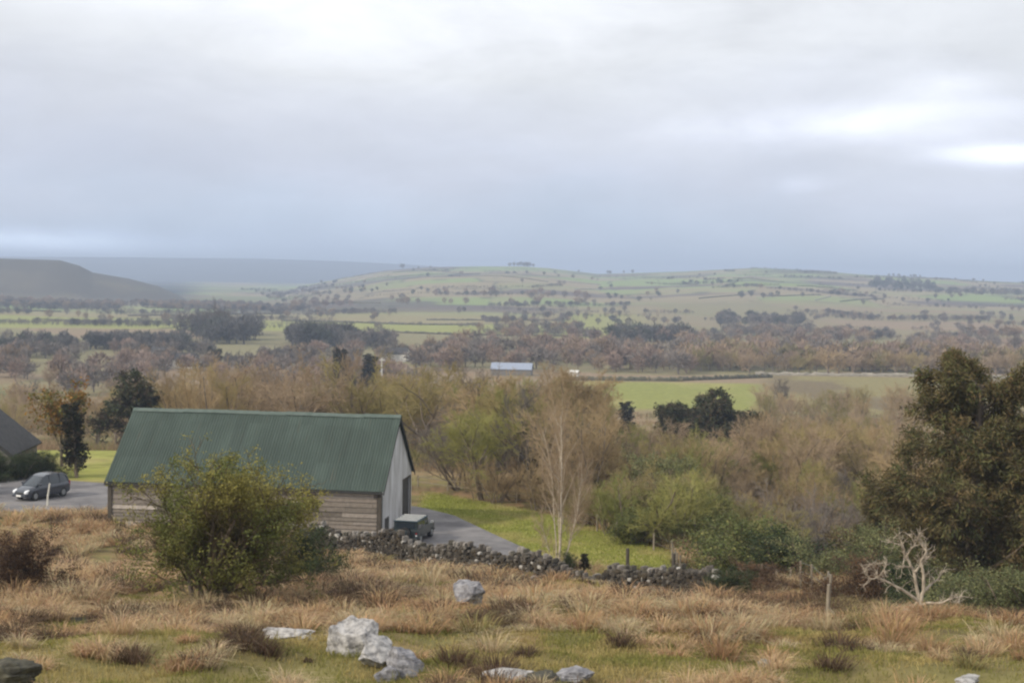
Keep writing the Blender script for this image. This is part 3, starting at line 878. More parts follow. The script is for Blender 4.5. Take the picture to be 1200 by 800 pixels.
# gables: the right one grey render with a door opening at its far end
for sx, mm in ((1, M['render']), (-1, M['render'])):
    gb = MB()
    x0, x1 = (hx - 0.25, hx) if sx > 0 else (-hx, -hx + 0.25)
    if sx > 0:
        d0, d1, dh = hy - 2.9, hy - 0.55, 2.75
        poly = [(-hy, -0.5), (d0, -0.5), (d0, dh), (d1, dh), (d1, -0.5), (hy, -0.5), (hy, BH), (0, BH + BR - 0.08), (-hy, BH)]
        gb.prism(poly, x0, x1, 'x')
    else:
        gb.prism([(-hy, -0.5), (hy, -0.5), (hy, BH), (0, BH + BR - 0.08), (-hy, BH)], x0, x1, 'x')
    gb.build('gable', mm, barn)
db = MB()
db.box(hx - 0.18, hx - 0.10, d0, d1, -0.1, dh)
for k in range(8):
    yk = d0 + (d1 - d0) * (k + 0.5) / 8
    db.box(hx - 0.10, hx - 0.08, yk - 0.12, yk + 0.12, 0.0, dh - 0.02)
dr = db.build('door', M['door'], barn)
hb = MB(); hb.box(hx - 0.08, hx - 0.03, d0 + 0.25, d0 + 0.31, 1.0, 1.25); hb.build('handle', M['grey_metal'], dr)
for y_a, y_b, z_a, z_b in ((d0 - 0.14, d0, -0.1, dh + 0.14), (d1, d1 + 0.14, -0.1, dh + 0.14), (d0, d1, dh, dh + 0.14)):
    fb = MB(); fb.box(hx + 0.003, hx + 0.05, y_a, y_b, z_a, z_b); fb.build('frame', M['dark_post'], dr)
# low dark hatch in the gable near the corner
hb = MB(); hb.box(hx + 0.003, hx + 0.03, -hy + 0.9, -hy + 2.0, 0.0, 1.0)
hb.box(hx + 0.03, hx + 0.05, -hy + 0.9, -hy + 0.98, 0.0, 1.0); hb.box(hx + 0.03, hx + 0.05, -hy + 1.92, -hy + 2.0, 0.0, 1.0); hb.box(hx + 0.03, hx + 0.05, -hy + 0.98, -hy + 1.92, 0.92, 1.0)
hb.build('hatch', M['door'], barn)
# corner posts
for sx in (-1, 1):
    cb = MB(); x0 = hx - 0.27 if sx > 0 else -hx - 0.02
    cb.box(x0, x0 + 0.29, -hy - 0.17, -hy - 0.033, -0.4, BH - 0.05)
    cb.build('corner_post', M['dark_post'], barn, bevel=0.01)
# roof: two corrugated slopes
EV = 0.30; OV = 0.22
sl = BR / hy
def corr(side):
    xs = np.linspace(-hx - OV, hx + OV, 900)
    ts = np.linspace(0, 1, 9)
    ph = xs * 2 * math.pi / 0.20
    wob = 0.024 * np.sin(ph)
    sheet = np.floor((xs + hx) / 0.95)
    lift = 0.012 * (_h(sheet, sheet * 0 + side, 3) - 0.5)
    V_ = np.zeros((len(xs), len(ts), 3))
    for j, t in enumerate(ts):
        yv = (hy + EV) * (1 - t)
        sag = -0.05 * math.sin(math.pi * t) + 0.03 * np.sin(xs * 0.55 + t * 2)
        lap = 0.02 if t > 0.5 else 0.0
        V_[:, j, 0] = xs; V_[:, j, 1] = side * yv
        V_[:, j, 2] = BH + BR - sl * yv + 0.10 + wob + lift + sag * 0.6 + lap
    idx = np.arange(len(xs) * len(ts)).reshape(len(xs), len(ts))
    q = np.stack((idx[:-1, :-1], idx[1:, :-1], idx[1:, 1:], idx[:-1, 1:]), -1).reshape(-1)
    return mesh_np('roof_slope', V_.reshape(-1, 3), q, np.full((len(xs) - 1) * (len(ts) - 1), 4), M['roof'], None, True)
roofs = []
for side in (-1, 1):
    o = obj('roof', corr(side), barn); roofs.append(o)
rc = MB()
zr = BH + BR + 0.12
x = -hx - OV
while x < hx + OV - 0.1:
    x2 = min(x + 1.9, hx + OV)
    j = rw.uniform(-0.02, 0.02)
    rc.prism([(-0.22, zr - 0.15 + j), (0, zr + 0.055 + j), (0.22, zr - 0.15 + j), (0.22, zr - 0.125 + j), (0, zr + 0.085 + j), (-0.22, zr - 0.125 + j)], x, x2 + 0.02, 'x')
    x = x2
rc.build('ridge_cap', mat('faded_green_ridge', (0.075, 0.105, 0.09), (0.11, 0.14, 0.125), 2, 0.6), roofs[0])
# barge boards on both gables, eaves gutter, downpipe
for sx in (-1, 1):
    for side in (-1, 1):
        bb = MB()
        x0 = hx + OV - 0.05 if sx > 0 else -hx - OV
        ya, yb = side * (hy + EV), 0.0
        za, zb = BH + BR - sl * (hy + EV), BH + BR
        bb.prism([(ya, za - 0.15), (ya, za + 0.06), (yb, zb + 0.06), (yb, zb - 0.15)], x0, x0 + 0.05, 'x')
        bb.build('barge_board', M['black_trim'], barn)
gt = MB()
ge = BH + BR - sl * (hy + EV)
gt.prism([(-hy - EV - 0.13, ge + 0.03), (-hy - EV - 0.12, ge - 0.09), (-hy - EV + 0.0, ge - 0.09), (-hy - EV + 0.01, ge + 0.03)], -hx - 0.15, hx + 0.15, 'x')
gt.build('gutter', M['black_trim'], barn)
dp = MB()
dp.tube((hx + 0.06, -hy - EV - 0.05, ge - 0.02), (hx + 0.06, -hy - 0.08, ge - 0.42), 0.045)
dp.tube((hx + 0.06, -hy - 0.08, ge - 0.42), (hx + 0.06, -hy - 0.08, 0.05), 0.045)
dp.build('downpipe', M['grey_metal'], barn)


# ------------------------------------------------------------------ cars
def loft(stations, ring, mats, mi=0):
    mb = MB(); rows = [ring(*s) for s in stations]
    n = len(rows[0]); vv = [p for r_ in rows for p in r_]
    ff = [(i * n + j, i * n + (j + 1) % n, (i + 1) * n + (j + 1) % n, (i + 1) * n + j) for i in range(len(rows) - 1) for j in range(n)]
    ff += [tuple(range(n)), tuple(range((len(rows) - 1) * n + n - 1, (len(rows) - 1) * n - 1, -1))]
    mb.add(vv, ff, mi)
    return mb


def body_ring(x, zb, zt, hw):
    h = zt - zb
    half = [(0.86, 0.0), (0.97, 0.10), (1.0, 0.35), (1.0, 0.62), (0.965, 0.86), (0.88, 0.98), (0.55, 1.03)]
    return [(x, -hw * a, zb + h * b) for a, b in half] + [(x, hw * a, zb + h * b) for a, b in reversed(half)]


def glass_ring(x, zb, zt, hwb, hwt):
    return [(x, -hwb, zb), (x, -hwb + (hwb - hwt) * 0.55, zb + (zt - zb) * 0.62), (x, -hwt, zt - 0.03), (x, -hwt * 0.8, zt), (x, hwt * 0.8, zt), (x, hwt, zt - 0.03), (x, hwb - (hwb - hwt) * 0.55, zb + (zt - zb) * 0.62), (x, hwb, zb)]


def wheel(root, x, y, r, wd=0.2):
    side = 1 if y > 0 else -1
    t = MB(); t.tube((x, y - wd / 2, r), (x, y + wd / 2, r), r, r, 24)
    o = t.build('wheel', M['tyre'], root, bevel=0.0, smooth=True)
    b = MB(); b.tube((x, y + side * (wd / 2 - 0.005), r), (x, y + side * (wd / 2 + 0.015), r), r * 0.62, r * 0.55, 16)
    b.build('rim', M['grey_metal'], o, smooth=True)


def family_car(p, rz, paint, label):
    root = thing('parked_car', label, 'car', p, rz, None)
    st = [(-2.18, 0.42, 0.78, 0.70), (-2.12, 0.30, 0.95, 0.80), (-1.9, 0.24, 1.02, 0.86), (-1.3, 0.22, 1.0, 0.89), (0, 0.22, 0.98, 0.90), (0.7, 0.22, 0.97, 0.89),
          (1.15, 0.22, 0.95, 0.87), (1.6, 0.22, 0.86, 0.84), (1.95, 0.24, 0.74, 0.78), (2.12, 0.28, 0.66, 0.70), (2.2, 0.34, 0.56, 0.60)]
    loft(st, body_ring, None).build('body', paint, root, smooth=True)
    gs = [(1.28, 0.90, 0.97, 0.78, 0.74), (0.95, 0.92, 1.16, 0.79, 0.70), (0.45, 0.94, 1.47, 0.80, 0.62), (0.1, 0.95, 1.58, 0.81, 0.60), (-0.9, 0.96, 1.62, 0.81, 0.60), (-1.6, 0.96, 1.56, 0.79, 0.58), (-1.95, 0.97, 1.36, 0.76, 0.60), (-2.08, 0.92, 1.02, 0.74, 0.70)]
    loft(gs, glass_ring, None).build('window', M['glass'], root, smooth=True)
    rs = [(0.42, 1.46, 1.50, 0.62, 0.60), (0.1, 1.555, 1.61, 0.63, 0.58), (-0.9, 1.595, 1.65, 0.63, 0.58), (-1.6, 1.535, 1.59, 0.61, 0.56), (-1.9, 1.40, 1.45, 0.60, 0.55)]
    loft(rs, lambda x, a, b, c, e: [(x, -c, a), (x, -e, b), (x, e, b), (x, c, a)], None).build('roof', paint, root, smooth=True)
    for s in (-1, 1):
        for a_, b_, r_ in (((1.25, s * 0.785, 0.95), (0.42, s * 0.63, 1.49), 0.035), ((-0.05, s * 0.80, 0.97), (-0.12, s * 0.64, 1.58), 0.03),
                           ((-1.1, s * 0.80, 0.97), (-1.15, s * 0.64, 1.6), 0.035), ((-2.05, s * 0.75, 0.97), (-1.88, s * 0.60, 1.42), 0.05)):
            pb = MB(); pb.tube(a_, b_, r_, r_, 6); pb.build('pillar', paint, root, smooth=True)
        for xx in (1.38, -1.38): wheel(root, xx, s * 0.80, 0.32)
        hl = loft([(2.2, 0.54, 0.62, 0.10), (2.1, 0.52, 0.70, 0.14), (1.86, 0.60, 0.77, 0.12)], lambda x, a, b, h_: [(x, s * 0.62 - h_, a), (x, s * 0.62 + h_, a), (x, s * 0.62 + h_, b), (x, s * 0.62 - h_, b)], None)
        hl.build('headlight', M['lamp'], root, smooth=True)
        tl = MB(); tl.box(-2.16, -2.04, s * 0.70 - 0.09, s * 0.70 + 0.09, 0.72, 1.05); tl.build('tail_light', M['red_lamp'], root, bevel=0.02)
        mr = MB(); mr.box(0.92, 1.08, s * 0.99 - 0.1, s * 0.99 + 0.1, 1.0, 1.14); mr.build('mirror', paint, root, bevel=0.04)
    gb = MB(); gb.box(2.13, 2.21, -0.42, 0.42, 0.50, 0.60); gb.build('grille', M['black_trim'], root, bevel=0.02)
    bm_ = MB(); bm_.box(2.10, 2.27, -0.74, 0.74, 0.30, 0.46); bm_.build('bumper', paint, root, bevel=0.05)
    nb = MB(); nb.box(2.271, 2.285, -0.26, 0.26, 0.33, 0.44); nb.build('number_plate', M['plate'], root)
    root.scale = (1.0, 1.0, 1.16)
    return root


def heading(fx, fy): return math.atan2(fy, fx)


family_car(at(49, 110.0) + Vector((0, 0, 0.05)), heading(-0.5, -0.87), M['car_blue'], 'blue-grey family car parked nose towards us on the yard left of the barn')
family_car(at(-27, 112.5) + Vector((0, 0, 0.05)), heading(0.75, -0.66), M['car_silver'], 'silver car mostly cut off by the picture edge, beside the blue-grey car')


def off_roader(p, rz):
    root = thing('off_roader', 'dark boxy off-road car with ribbed blue-grey roof, parked by the barn gable', 'car', p, rz)
    b = MB()
    b.prism([(-2.05, 0.50), (-2.05, 1.18), (0.85, 1.18), (0.95, 1.10), (2.0, 1.05), (2.05, 0.55)], -0.86, 0.86)
    b.build('body', M['car_dark'], root, bevel=0.04)
    c = MB()
    c.prism([(-2.0, 1.16), (-1.96, 1.82), (0.45, 1.82), (0.80, 1.16)], -0.80, 0.80)
    c.build('cab', M['car_dark'], root, bevel=0.03)
    for s in (-1, 1):
        for x0, x1 in ((-1.8, -1.0), (-0.85, -0.2), (-0.08, 0.42)):
            g_ = MB(); g_.box(x0, x1, s * 0.806 - 0.006, s * 0.806 + 0.006, 1.26, 1.70); g_.build('window', M['glass'], root)
    g_ = MB(); g_.box(-2.01, -1.985, -0.62, 0.62, 1.30, 1.70); g_.build('window', M['glass'], root)
    g_ = MB(); g_.add([(0.80, -0.7, 1.24), (0.80, 0.7, 1.24), (0.50, 0.66, 1.78), (0.50, -0.66, 1.78), (0.83, -0.7, 1.24), (0.83, 0.7, 1.24), (0.53, 0.66, 1.78), (0.53, -0.66, 1.78)],
                      [(0, 1, 2, 3), (4, 5, 6, 7), (0, 1, 5, 4), (1, 2, 6, 5), (2, 3, 7, 6), (3, 0, 4, 7)]); g_.build('windscreen', M['glass'], root)
    rf = MB(); rf.box(-2.06, 0.50, -0.83, 0.83, 1.823, 1.88)
    ro = rf.build('roof', M['rib_roof'], root, bevel=0.02)
    ra = MB()
    for k in range(5):
        xx = -1.75 + k * 0.5
        ra.box(xx - 0.035, xx + 0.035, -0.74, 0.74, 1.883, 1.93)
    ra.build('rib', M['white_paint'], ro, bevel=0.01)
    t = MB(); t.tube((-2.06, 0.0, 1.02), (-2.28, 0.0, 1.02), 0.37, 0.37, 24); sw = t.build('spare_wheel', M['tyre'], root, smooth=True)
    t = MB(); t.tube((-2.281, 0, 1.02), (-2.30, 0, 1.02), 0.2, 0.17, 16); t.build('rim', M['car_dark'], sw, smooth=True)
    bp = MB(); bp.box(-2.2, -2.06, -0.84, 0.84, 0.44, 0.58); bp.build('bumper', M['black_trim'], root, bevel=0.02)
    bp = MB(); bp.box(2.05, 2.18, -0.84, 0.84, 0.44, 0.60); bp.build('bumper', M['black_trim'], root, bevel=0.02)
    for s in (-1, 1):
        for z_ in (0.78, 0.95):
            t = MB(); t.tube((-2.052, s * 0.74, z_), (-2.085, s * 0.74, z_), 0.055, 0.05, 12); t.build('tail_light', M['red_lamp'] if z_ > 0.8 else M['lamp'], root)
        t = MB(); t.tube((2.03, s * 0.6, 0.85), (2.08, s * 0.6, 0.85), 0.1, 0.1, 16); t.build('headlight', M['lamp'], root)
        for xx in (-1.35, 1.35): wheel(root, xx, s * 0.74, 0.40, 0.24)
        root.scale = (1, 1, 0.84)
        m_ = MB(); m_.box(0.72, 0.82, s * 1.02 - 0.09, s * 1.02 + 0.09, 1.25, 1.45); m_.build('mirror', M['white_paint'], root, bevel=0.02)


off_roader(at(485, 93.3) + Vector((0, 0, 0.03)), heading(math.sin(R(12)), math.cos(R(12))))

# slim white post before the car
p = at(55.5, 106.0)
wp = MB(); wp.tube((0, 0, -0.2), (0.03, 0, 0.75), 0.07, 0.065, 8); wp.tube((0.03, 0, 0.75), (0.18, 0.02, 1.75), 0.065, 0.055, 8)
o = wp.build('marker_post', M['white_post'], None, smooth=True); o.location = p
tag(o, 'slim crooked white post standing in front of the blue-grey car', 'post')

# ------------------------------------------------------------------ house at the left edge
def gable_house(name, label, cat, p, rz, wd, ln, wh, rise, wallm, roofm, trim=None, ov=0.35, parent=None, windows=(), chim=False):
    """ridge along local y, gable facing -y"""
    root = thing(name, label, cat, p, rz)
    b = MB(); b.prism([(-wd / 2, -0.6), (wd / 2, -0.6), (wd / 2, wh), (0, wh + rise), (-wd / 2, wh)], -ln / 2, ln / 2)
    b.build('wall', wallm, root)
    s_ = rise / (wd / 2)
    ro = None
    for sd in (-1, 1):
        r_ = MB(); xe = wd / 2 + ov
        r_.prism([(0, wh + rise + 0.04), (0, wh + rise + 0.18), (sd * xe, wh + rise - s_ * xe + 0.18), (sd * xe, wh + rise - s_ * xe + 0.04)], -ln / 2 - ov, ln / 2 + ov)
        ro = r_.build('roof', roofm, root)
    if trim:
        for sd in (-1, 1):
            t = MB(); xe = wd / 2 + ov
            t.prism([(0, wh + rise - 0.22), (0, wh + rise + 0.20), (sd * xe, wh + rise - s_ * xe + 0.20), (sd * xe, wh + rise - s_ * xe - 0.22)], -ln / 2 - ov - 0.06, -ln / 2 - ov - 0.003)
            t.build('barge_board', trim, root)
    for (x0, x1, z0, z1) in windows:
        f_ = MB(); f_.box(x0, x1, -ln / 2 - 0.05, -ln / 2 - 0.004, z0, z1); wo = f_.build('window', M['white_paint'], root)
        g_ = MB(); g_.box(x0 + 0.07, x1 - 0.07, -ln / 2 - 0.062, -ln / 2 - 0.052, z0 + 0.07, z1 - 0.07); g_.build('pane', M['glass'], wo)
    if chim:
        c = MB(); c.box(-0.35, 0.35, -0.3, 0.3, wh + rise - 0.3, wh + rise + 1.0); c.box(-0.42, 0.42, -0.37, 0.37, wh + rise + 1.003, wh + rise + 1.12)
        c.build('chimney', wallm, ro)
    return root


gable_house('stone_house', 'dark stone house with slate roof and black verge board at the picture edge', 'house', at(-26, 128.0), R(4), 8.2, 9.0, 1.9, 3.3, M['stone_wall'], M['slate'], M['black_trim'], windows=((0.8, 1.9, 0.7, 1.8),))

# ------------------------------------------------------------------ dry stone wall
def ico(sub):
    bm = bmesh.new(); bmesh.ops.create_icosphere(bm, subdivisions=sub, radius=1.0)
    vv = np.array([x.co[:] for x in bm.verts]); ff = np.array([[q.index for q in f.verts] for f in bm.faces]); bm.free()
    return vv, ff


ICO1, ICF1 = ico(2)


def stones(items, rng):
    """items: (centre, half sizes, yaw, colour)"""
    V = []; Fc = []; C = []
    for i, (c, hs, yaw, cc) in enumerate(items):
        q = np.sign(ICO1) * np.abs(ICO1) ** 0.5
        q = q * (1 + rng.normal(0, 0.055, (len(q), 1)))
        q = q * np.array(hs)
        t = rng.normal(0, 0.12); ct, st = math.cos(t), math.sin(t)
        q = q @ np.array([[ct, 0, -st], [0, 1, 0], [st, 0, ct]]).T
        cy, sy = math.cos(yaw), math.sin(yaw)
        q = q @ np.array([[cy, -sy, 0], [sy, cy, 0], [0, 0, 1]]).T
        V.append(q + np.array(c)); Fc.append(ICF1 + i * len(ICO1)); C.append(np.tile(np.array(cc), (len(q), 1)))
    return np.concatenate(V), np.concatenate(Fc), np.concatenate(C)


WALL = [(352, 91), (420, 87), (470, 84), (520, 80), (580, 75.5), (640, 71), (700, 67), (760, 63), (800, 61), (842, 58.5)]
wpts = [at(a, b) for a, b in WALL]
rng = np.random.default_rng(77)
items = []; org = wpts[4].copy()
tot = 0.0
for a, b in zip(wpts[:-1], wpts[1:]):
    seg = b - a; ln = math.hypot(seg.x, seg.y); yaw = math.atan2(seg.y, seg.x); nrm = np.array([-math.sin(yaw), math.cos(yaw)])
    s_ = 0.0
    while s_ < ln:
        stp = rng.uniform(0.16, 0.30)
        q = a + seg * (s_ / ln)
        hgt = 1.0 + 0.8 * (float(vnoise(np.array([(tot + s_) / 2.3]), np.array([1.5]), 9)[0]) - 0.5) * 2
        z = -0.1
        gz = Hs(q.x, q.y)
        while z < hgt:
            hh = rng.uniform(0.05, 0.11)
            for sd in (-1, 1):
                jit = rng.normal(0, 0.05, 2)
                base = [(0.115, 0.098, 0.08), (0.16, 0.14, 0.115), (0.075, 0.066, 0.055), (0.24, 0.215, 0.185), (0.12, 0.095, 0.065)][rng.choice(5, p=[.3, .22, .24, .10, .14])]
                base = tuple(0.62 * q_ for q_ in base)
                if rng.random() < 0.04: base = (0.42, 0.40, 0.37)
                off = nrm * sd * 0.21 * (1 - 0.3 * z)
                items.append(((q.x + off[0] + jit[0] - org.x, q.y + off[1] + jit[1] - org.y, gz + z + hh - org.z), (stp * rng.uniform(0.45, 0.62), rng.uniform(0.13, 0.2), hh * rng.uniform(0.95, 1.15)), yaw + rng.normal(0, 0.15), base))
            z += hh * 1.85
        # upright cope stones, many of them missing
        if rng.random() < 0.55:
            items.append(((q.x - org.x, q.y - org.y, gz + z + 0.12 - org.z), (rng.uniform(0.05, 0.09), rng.uniform(0.14, 0.24), rng.uniform(0.10, 0.19)), yaw + rng.normal(0, 0.2), [(0.17, 0.15, 0.13), (0.30, 0.275, 0.25), (0.11, 0.10, 0.08)][rng.integers(3)]))
        s_ += stp
    tot += ln
# fallen stones at the foot
for k in range(70):
    t = rng.uniform(0, len(wpts) - 1.01); i = int(t); q = wpts[i].lerp(wpts[i + 1], t - i)
    xx = q.x + rng.normal(-0.3, 0.4); yy = q.y - rng.uniform(0.4, 1.4)
    s0 = rng.uniform(0.1, 0.22)
    items.append(((xx - org.x, yy - org.y, Hs(xx, yy) + s0 * 0.3 - org.z), (s0, s0 * 0.8, s0 * 0.6), rng.uniform(0, 3), [(0.2, 0.18, 0.15), (0.32, 0.3, 0.27)][rng.integers(2)]))
V_, F_, C_ = stones(items, rng)
wall = obj('stone_wall', mesh_np('stone_wall', V_, F_.reshape(-1), np.full(len(F_), 3), M['drystone'], C_, False)); wall.location = org
tag(wall, 'tumbled dry stone wall running from the barn across the rough pasture', 'wall')

# ------------------------------------------------------------------ fences
def fence(label, pts, spacing, h, r, m, rails=(), wires=(), group=None, rail_m=None, lean=0.04):
    P = [at(*q) for q in pts]
    root = thing('fence', label, 'fence', P[0])
    O = P[0]; rr = random.Random(len(label)); prev = None
    along = []
    for a, b in zip(P[:-1], P[1:]):
        n = max(1, int(round((b - a).length / spacing)))
        along += [a.lerp(b, k / n) for k in range(n)]
    along.append(P[-1])
    tops = []
    for q in along:
        g = Vector((q.x, q.y, Hs(q.x, q.y))) - O
        ls = Vector((rr.gauss(0, lean), rr.gauss(0, lean), h * rr.uniform(0.9, 1.1)))
        b = MB(); b.tube(g - Vector((0, 0, 0.3)), g + ls, r * rr.uniform(0.9, 1.15), r * 0.9, 7)
        b.build('post', m, root, smooth=True)
        tops.append((g, ls))
    for fr in rails:
        for (g0, l0), (g1, l1) in zip(tops[:-1], tops[1:]):
            b = MB(); b.tube(g0 + l0 * fr, g1 + l1 * fr, 0.035, 0.035, 4); b.build('rail', rail_m or m, root)
    for fr in wires:
        b = MB()
        for (g0, l0), (g1, l1) in zip(tops[:-1], tops[1:]):
            b.tube(g0 + l0 * fr, g1 + l1 * fr, 0.009, 0.009, 3)
        b.build('wire', M['wire'], root)
    return root


fence('post and rail fence with thin rails beyond the green verge', [(490, 119), (560, 115), (605, 111)], 3.0, 1.0, 0.06, M['post'], (0.45, 0.88), (), None, M['post'])
fence('pale wire fence climbing the edge of the small green paddock', [(660, 101), (700, 98), (745, 93), (788, 87), (796, 79)], 2.6, 1.15, 0.06, M['post'], (), (0.5, 0.9))
fence('grey wooden post and wire fence running down beside the conifer', [(893, 71), (925, 66), (965, 59), (972, 52.5)], 2.35, 1.25, 0.055, M['post'], (), (0.35, 0.65, 0.95))
for px, d, h, lb in ((735, 66.0, 2.0, 'dark post behind the stone wall, the one nearer the pale birch'), (789, 63.5, 2.0, 'dark post behind the far end of the stone wall, paired with a stake')):
    b = MB(); b.tube((0, 0, -0.3), (random.uniform(-.03, .03), 0, h), 0.09, 0.08, 8)
    o = b.build('fence_post', M['dark_post'], None, smooth=True); o.location = at(px, d); tag(o, lb, 'post', 'dark posts behind the stone wall')
b = MB(); b.tube((0, 0, -0.3), (0.04, 0, 1.25), 0.075, 0.06, 8); b.tube((0.02, 0, 0.5), (0.35, -0.05, 0.05), 0.05, 0.06, 8)
o = b.build('broken_post', M['post'], None, smooth=True); o.location = at(969, 47.5); tag(o, 'broken weathered post standing alone left of the dead tree', 'post')
for px, d, h, lb in ((550, 79.5, 1.5, 'thin pale stake standing at the drive edge above the wall'),):
    b = MB(); b.tube((0, 0, -0.3), (0.02, 0, h), 0.04, 0.035, 6); o = b.build('stake', M['white_post'], None, smooth=True); o.location = at(px, d + 1.2); tag(o, lb, 'post')

# ------------------------------------------------------------------ rocks
ICO4, ICF4 = ico(5)


ROCKS = []


def rock(p, size, seed, m, label, rz=0.0, sink=0.33, sharp=0.97):
    ROCKS.append((p.x, p.y, max(size[0], size[1]) * 0.5))
    rg = np.random.default_rng(seed)
    q = ICO4.copy()
    for k in range(30):            # flat facets cut by planes
        n = rg.normal(0, 1, 3); n /= np.linalg.norm(n); dcut = rg.uniform(0.42, 0.9)
        s_ = q @ n
        q = q - np.outer(np.maximum(s_ - dcut, 0) * sharp, n)
    nn = fbm(q[:, 0] * 2.2 + q[:, 2] * 1.3 + seed, q[:, 1] * 2.2 - q[:, 2] * 1.7, seed, 5) - 0.5
    n2 = fbm(q[:, 0] * 0.8 + q[:, 2] * 5.5, q[:, 1] * 0.8 + q[:, 2] * 5.0, seed + 3, 4) - 0.5
    n3 = fbm(q[:, 0] * 9 + q[:, 2] * 7, q[:, 1] * 9 - q[:, 2] * 8, seed + 6, 4) - 0.5
    q = q * (1 + 0.10 * n3 + 0.42 * nn + 0.22 * n2)[:, None] * np.array(size) * 0.62
    q[:, 2] += size[2] * (0.5 - sink)
    o = obj('boulder', mesh_np('boulder', q, ICF4.reshape(-1), np.full(len(ICF4), 3), m, None, False))
    o.location = p; o.rotation_euler.z = rz
    return tag(o, label, 'rock')


rock(at(412, 35.4), (1.35, 1.1, 1.75), 1, M['limestone'], 'largest pale limestone boulder, upright in the tawny grass', 0.3)
rock(at(444, 34.3), (1.25, 1.0, 1.15), 2, M['limestone'], 'pale limestone boulder between the tallest boulder and the low dark grey one', 0.9)
rock(at(474, 33.4), (1.15, 0.9, 0.95), 3, M['limestone_grey'], 'low bluish grey boulder at the lower end of the limestone outcrop', 0.2)
rock(at(452, 33.0), (0.7, 0.6, 0.6), 12, M['limestone_grey'], 'small grey boulder lodged below the middle of the limestone outcrop', 1.2)
rock(at(549, 46.0), (1.3, 0.9, 1.25), 4, M['limestone_grey'], 'rounded grey boulder alone in tan tussocks below the wall', 0.1, 0.15)
rock(at(335, 38.5), (1.9, 0.9, 0.42), 5, M['limestone'], 'flat pale limestone slab in the grass below the hawthorn bush', 0.1, 0.1)
rock(at(360, 37.2), (0.55, 0.4, 0.3), 13, M['limestone'], 'small pale stone between the flat slab and the large boulders', 0.5)
rock(at(592, 32.4), (1.3, 0.8, 0.42), 6, M['limestone'], 'flat whitish slab lying level with the turf at the bottom edge', 0.1, 0.12)
rock(at(668, 32.8), (1.2, 0.8, 0.42), 7, M['limestone_grey'], 'flat grey slab beside a mossy hump at the bottom edge', -0.2, 0.12)
rock(at(638, 32.0), (1.0, 0.8, 0.6), 17, M['dark_rock'], 'dark mossy stone hump between two flat slabs', -0.2, 0.15)
rock(at(1133, 32.8), (0.75, 0.6, 0.55), 8, M['limestone'], 'lone pale stone near the bottom right corner of the grass', 0.4, 0.1)
rock(at(898, 36.5), (0.5, 0.35, 0.3), 9, M['limestone'], 'small pale stone in the olive grass well below the broken post', 0.4, 0.1)
rock(at(2, 28.9), (1.5, 1.0, 0.8), 10, M['dark_rock'], 'dark mossy boulder cut off at the bottom left corner', 0.4)
rock(at(28, 49.5), (0.45, 0.35, 0.35), 11, M['limestone'], 'small white stone at the foot of the dark rusty shrub', 0.2, 0.05)
rock(at(92, 41.0), (0.7, 0.6, 0.5), 15, M['dark_rock'], 'small dark rock among rusty grass below the shrub', 0.2, 0.35)
rock(at(283, 47.6), (0.6, 0.4, 0.4), 16, M['limestone_grey'], 'small grey stone at the right foot of the hawthorn bush', 0.2, 0.3)
# ------------------------------------------------------------------ single plants with a shape of their own
def hawthorn():
    rg = np.random.default_rng(900)
    st = []
    for k in range(13):
        an = rg.uniform(0, 6.28); t = rg.uniform(0.15, 0.85)
        st.append(((math.cos(an) * .35 * rg.random(), math.sin(an) * .35 * rg.random(), -0.2), (math.cos(an) * t, math.sin(an) * t, 1.0), rg.uniform(2.6, 4.0), rg.uniform(.05, .11)))
    out, tips = grow(rg, st, [dict(n=10, seg=6, wob=0.11, start=0.18, ang=(20, 55), len=(0.45, 0.75), fall=0.35, rr=0.5, rmin=0.02),
                              dict(n=8, seg=4, wob=0.15, up=0.05, start=0.12, ang=(20, 60), len=(0.35, 0.7), rr=0.55, rmin=0.012),
                              dict(n=4, seg=3, wob=0.16, up=0.04, start=0.1, ang=(20, 60), len=(0.45, 0.9), rr=0.6, rmin=0.007),
                              dict(seg=2, wob=0.15, up=0.05)])
    v, f, s = tubes_np(out[0], 6)
    cr = out[1] + out[2] + out[3]
    cv, cf, cs = tubes_np(cr, 3)
    P = [t[0] for t in tips] + [q[1] for q in out[3]]
    P = [q for q in P if float(fbm(np.array([q[0] * 1.5 + q[2] * .6]), np.array([q[1] * 1.5 + q[2] * 1.3]), 45, 2)[0]) > 0.37 + 0.12 * rg.random()]
    lv, lf, ls, n = cards(rg, P, 8, 0.10, 0.042, 1.8)
    PP = np.repeat(np.array(P), 8, 0)
    blob = fbm(PP[:, 0] * 0.9 + 50, PP[:, 2] * 0.9 + PP[:, 1] * 0.7, 44, 3)
    c = mix(np.broadcast_to(np.array([0.12, 0.135, 0.038]), (n, 3)), np.array([0.245, 0.22, 0.06]), ss(blob, 0.38, 0.62)) * rg.uniform(0.65, 1.3, (n, 1))
    V, FF, S = join_np([(lv, lf, ls), (cv, cf, cs)])
    C = np.concatenate((np.repeat(c, 4, 0), np.tile(np.array([[0.13, 0.10, 0.06]]), (len(cv), 1))))
    PROTO['hawthorn_bush'] = (mesh_np('hawthorn_trunk', v, f, s, M['bark'], None, True), mesh_np('hawthorn_crown', V, FF, S, M['leaf'], C), top_of(v, V))


hawthorn()
PROTO_NAME['hawthorn'] = 'hawthorn_bush'
plant('hawthorn_bush', at(242, 49.0), 6.3, 'large spreading olive-leaved hawthorn bush in front of the barn', 'bush', None, 1.1, rz=0.6)


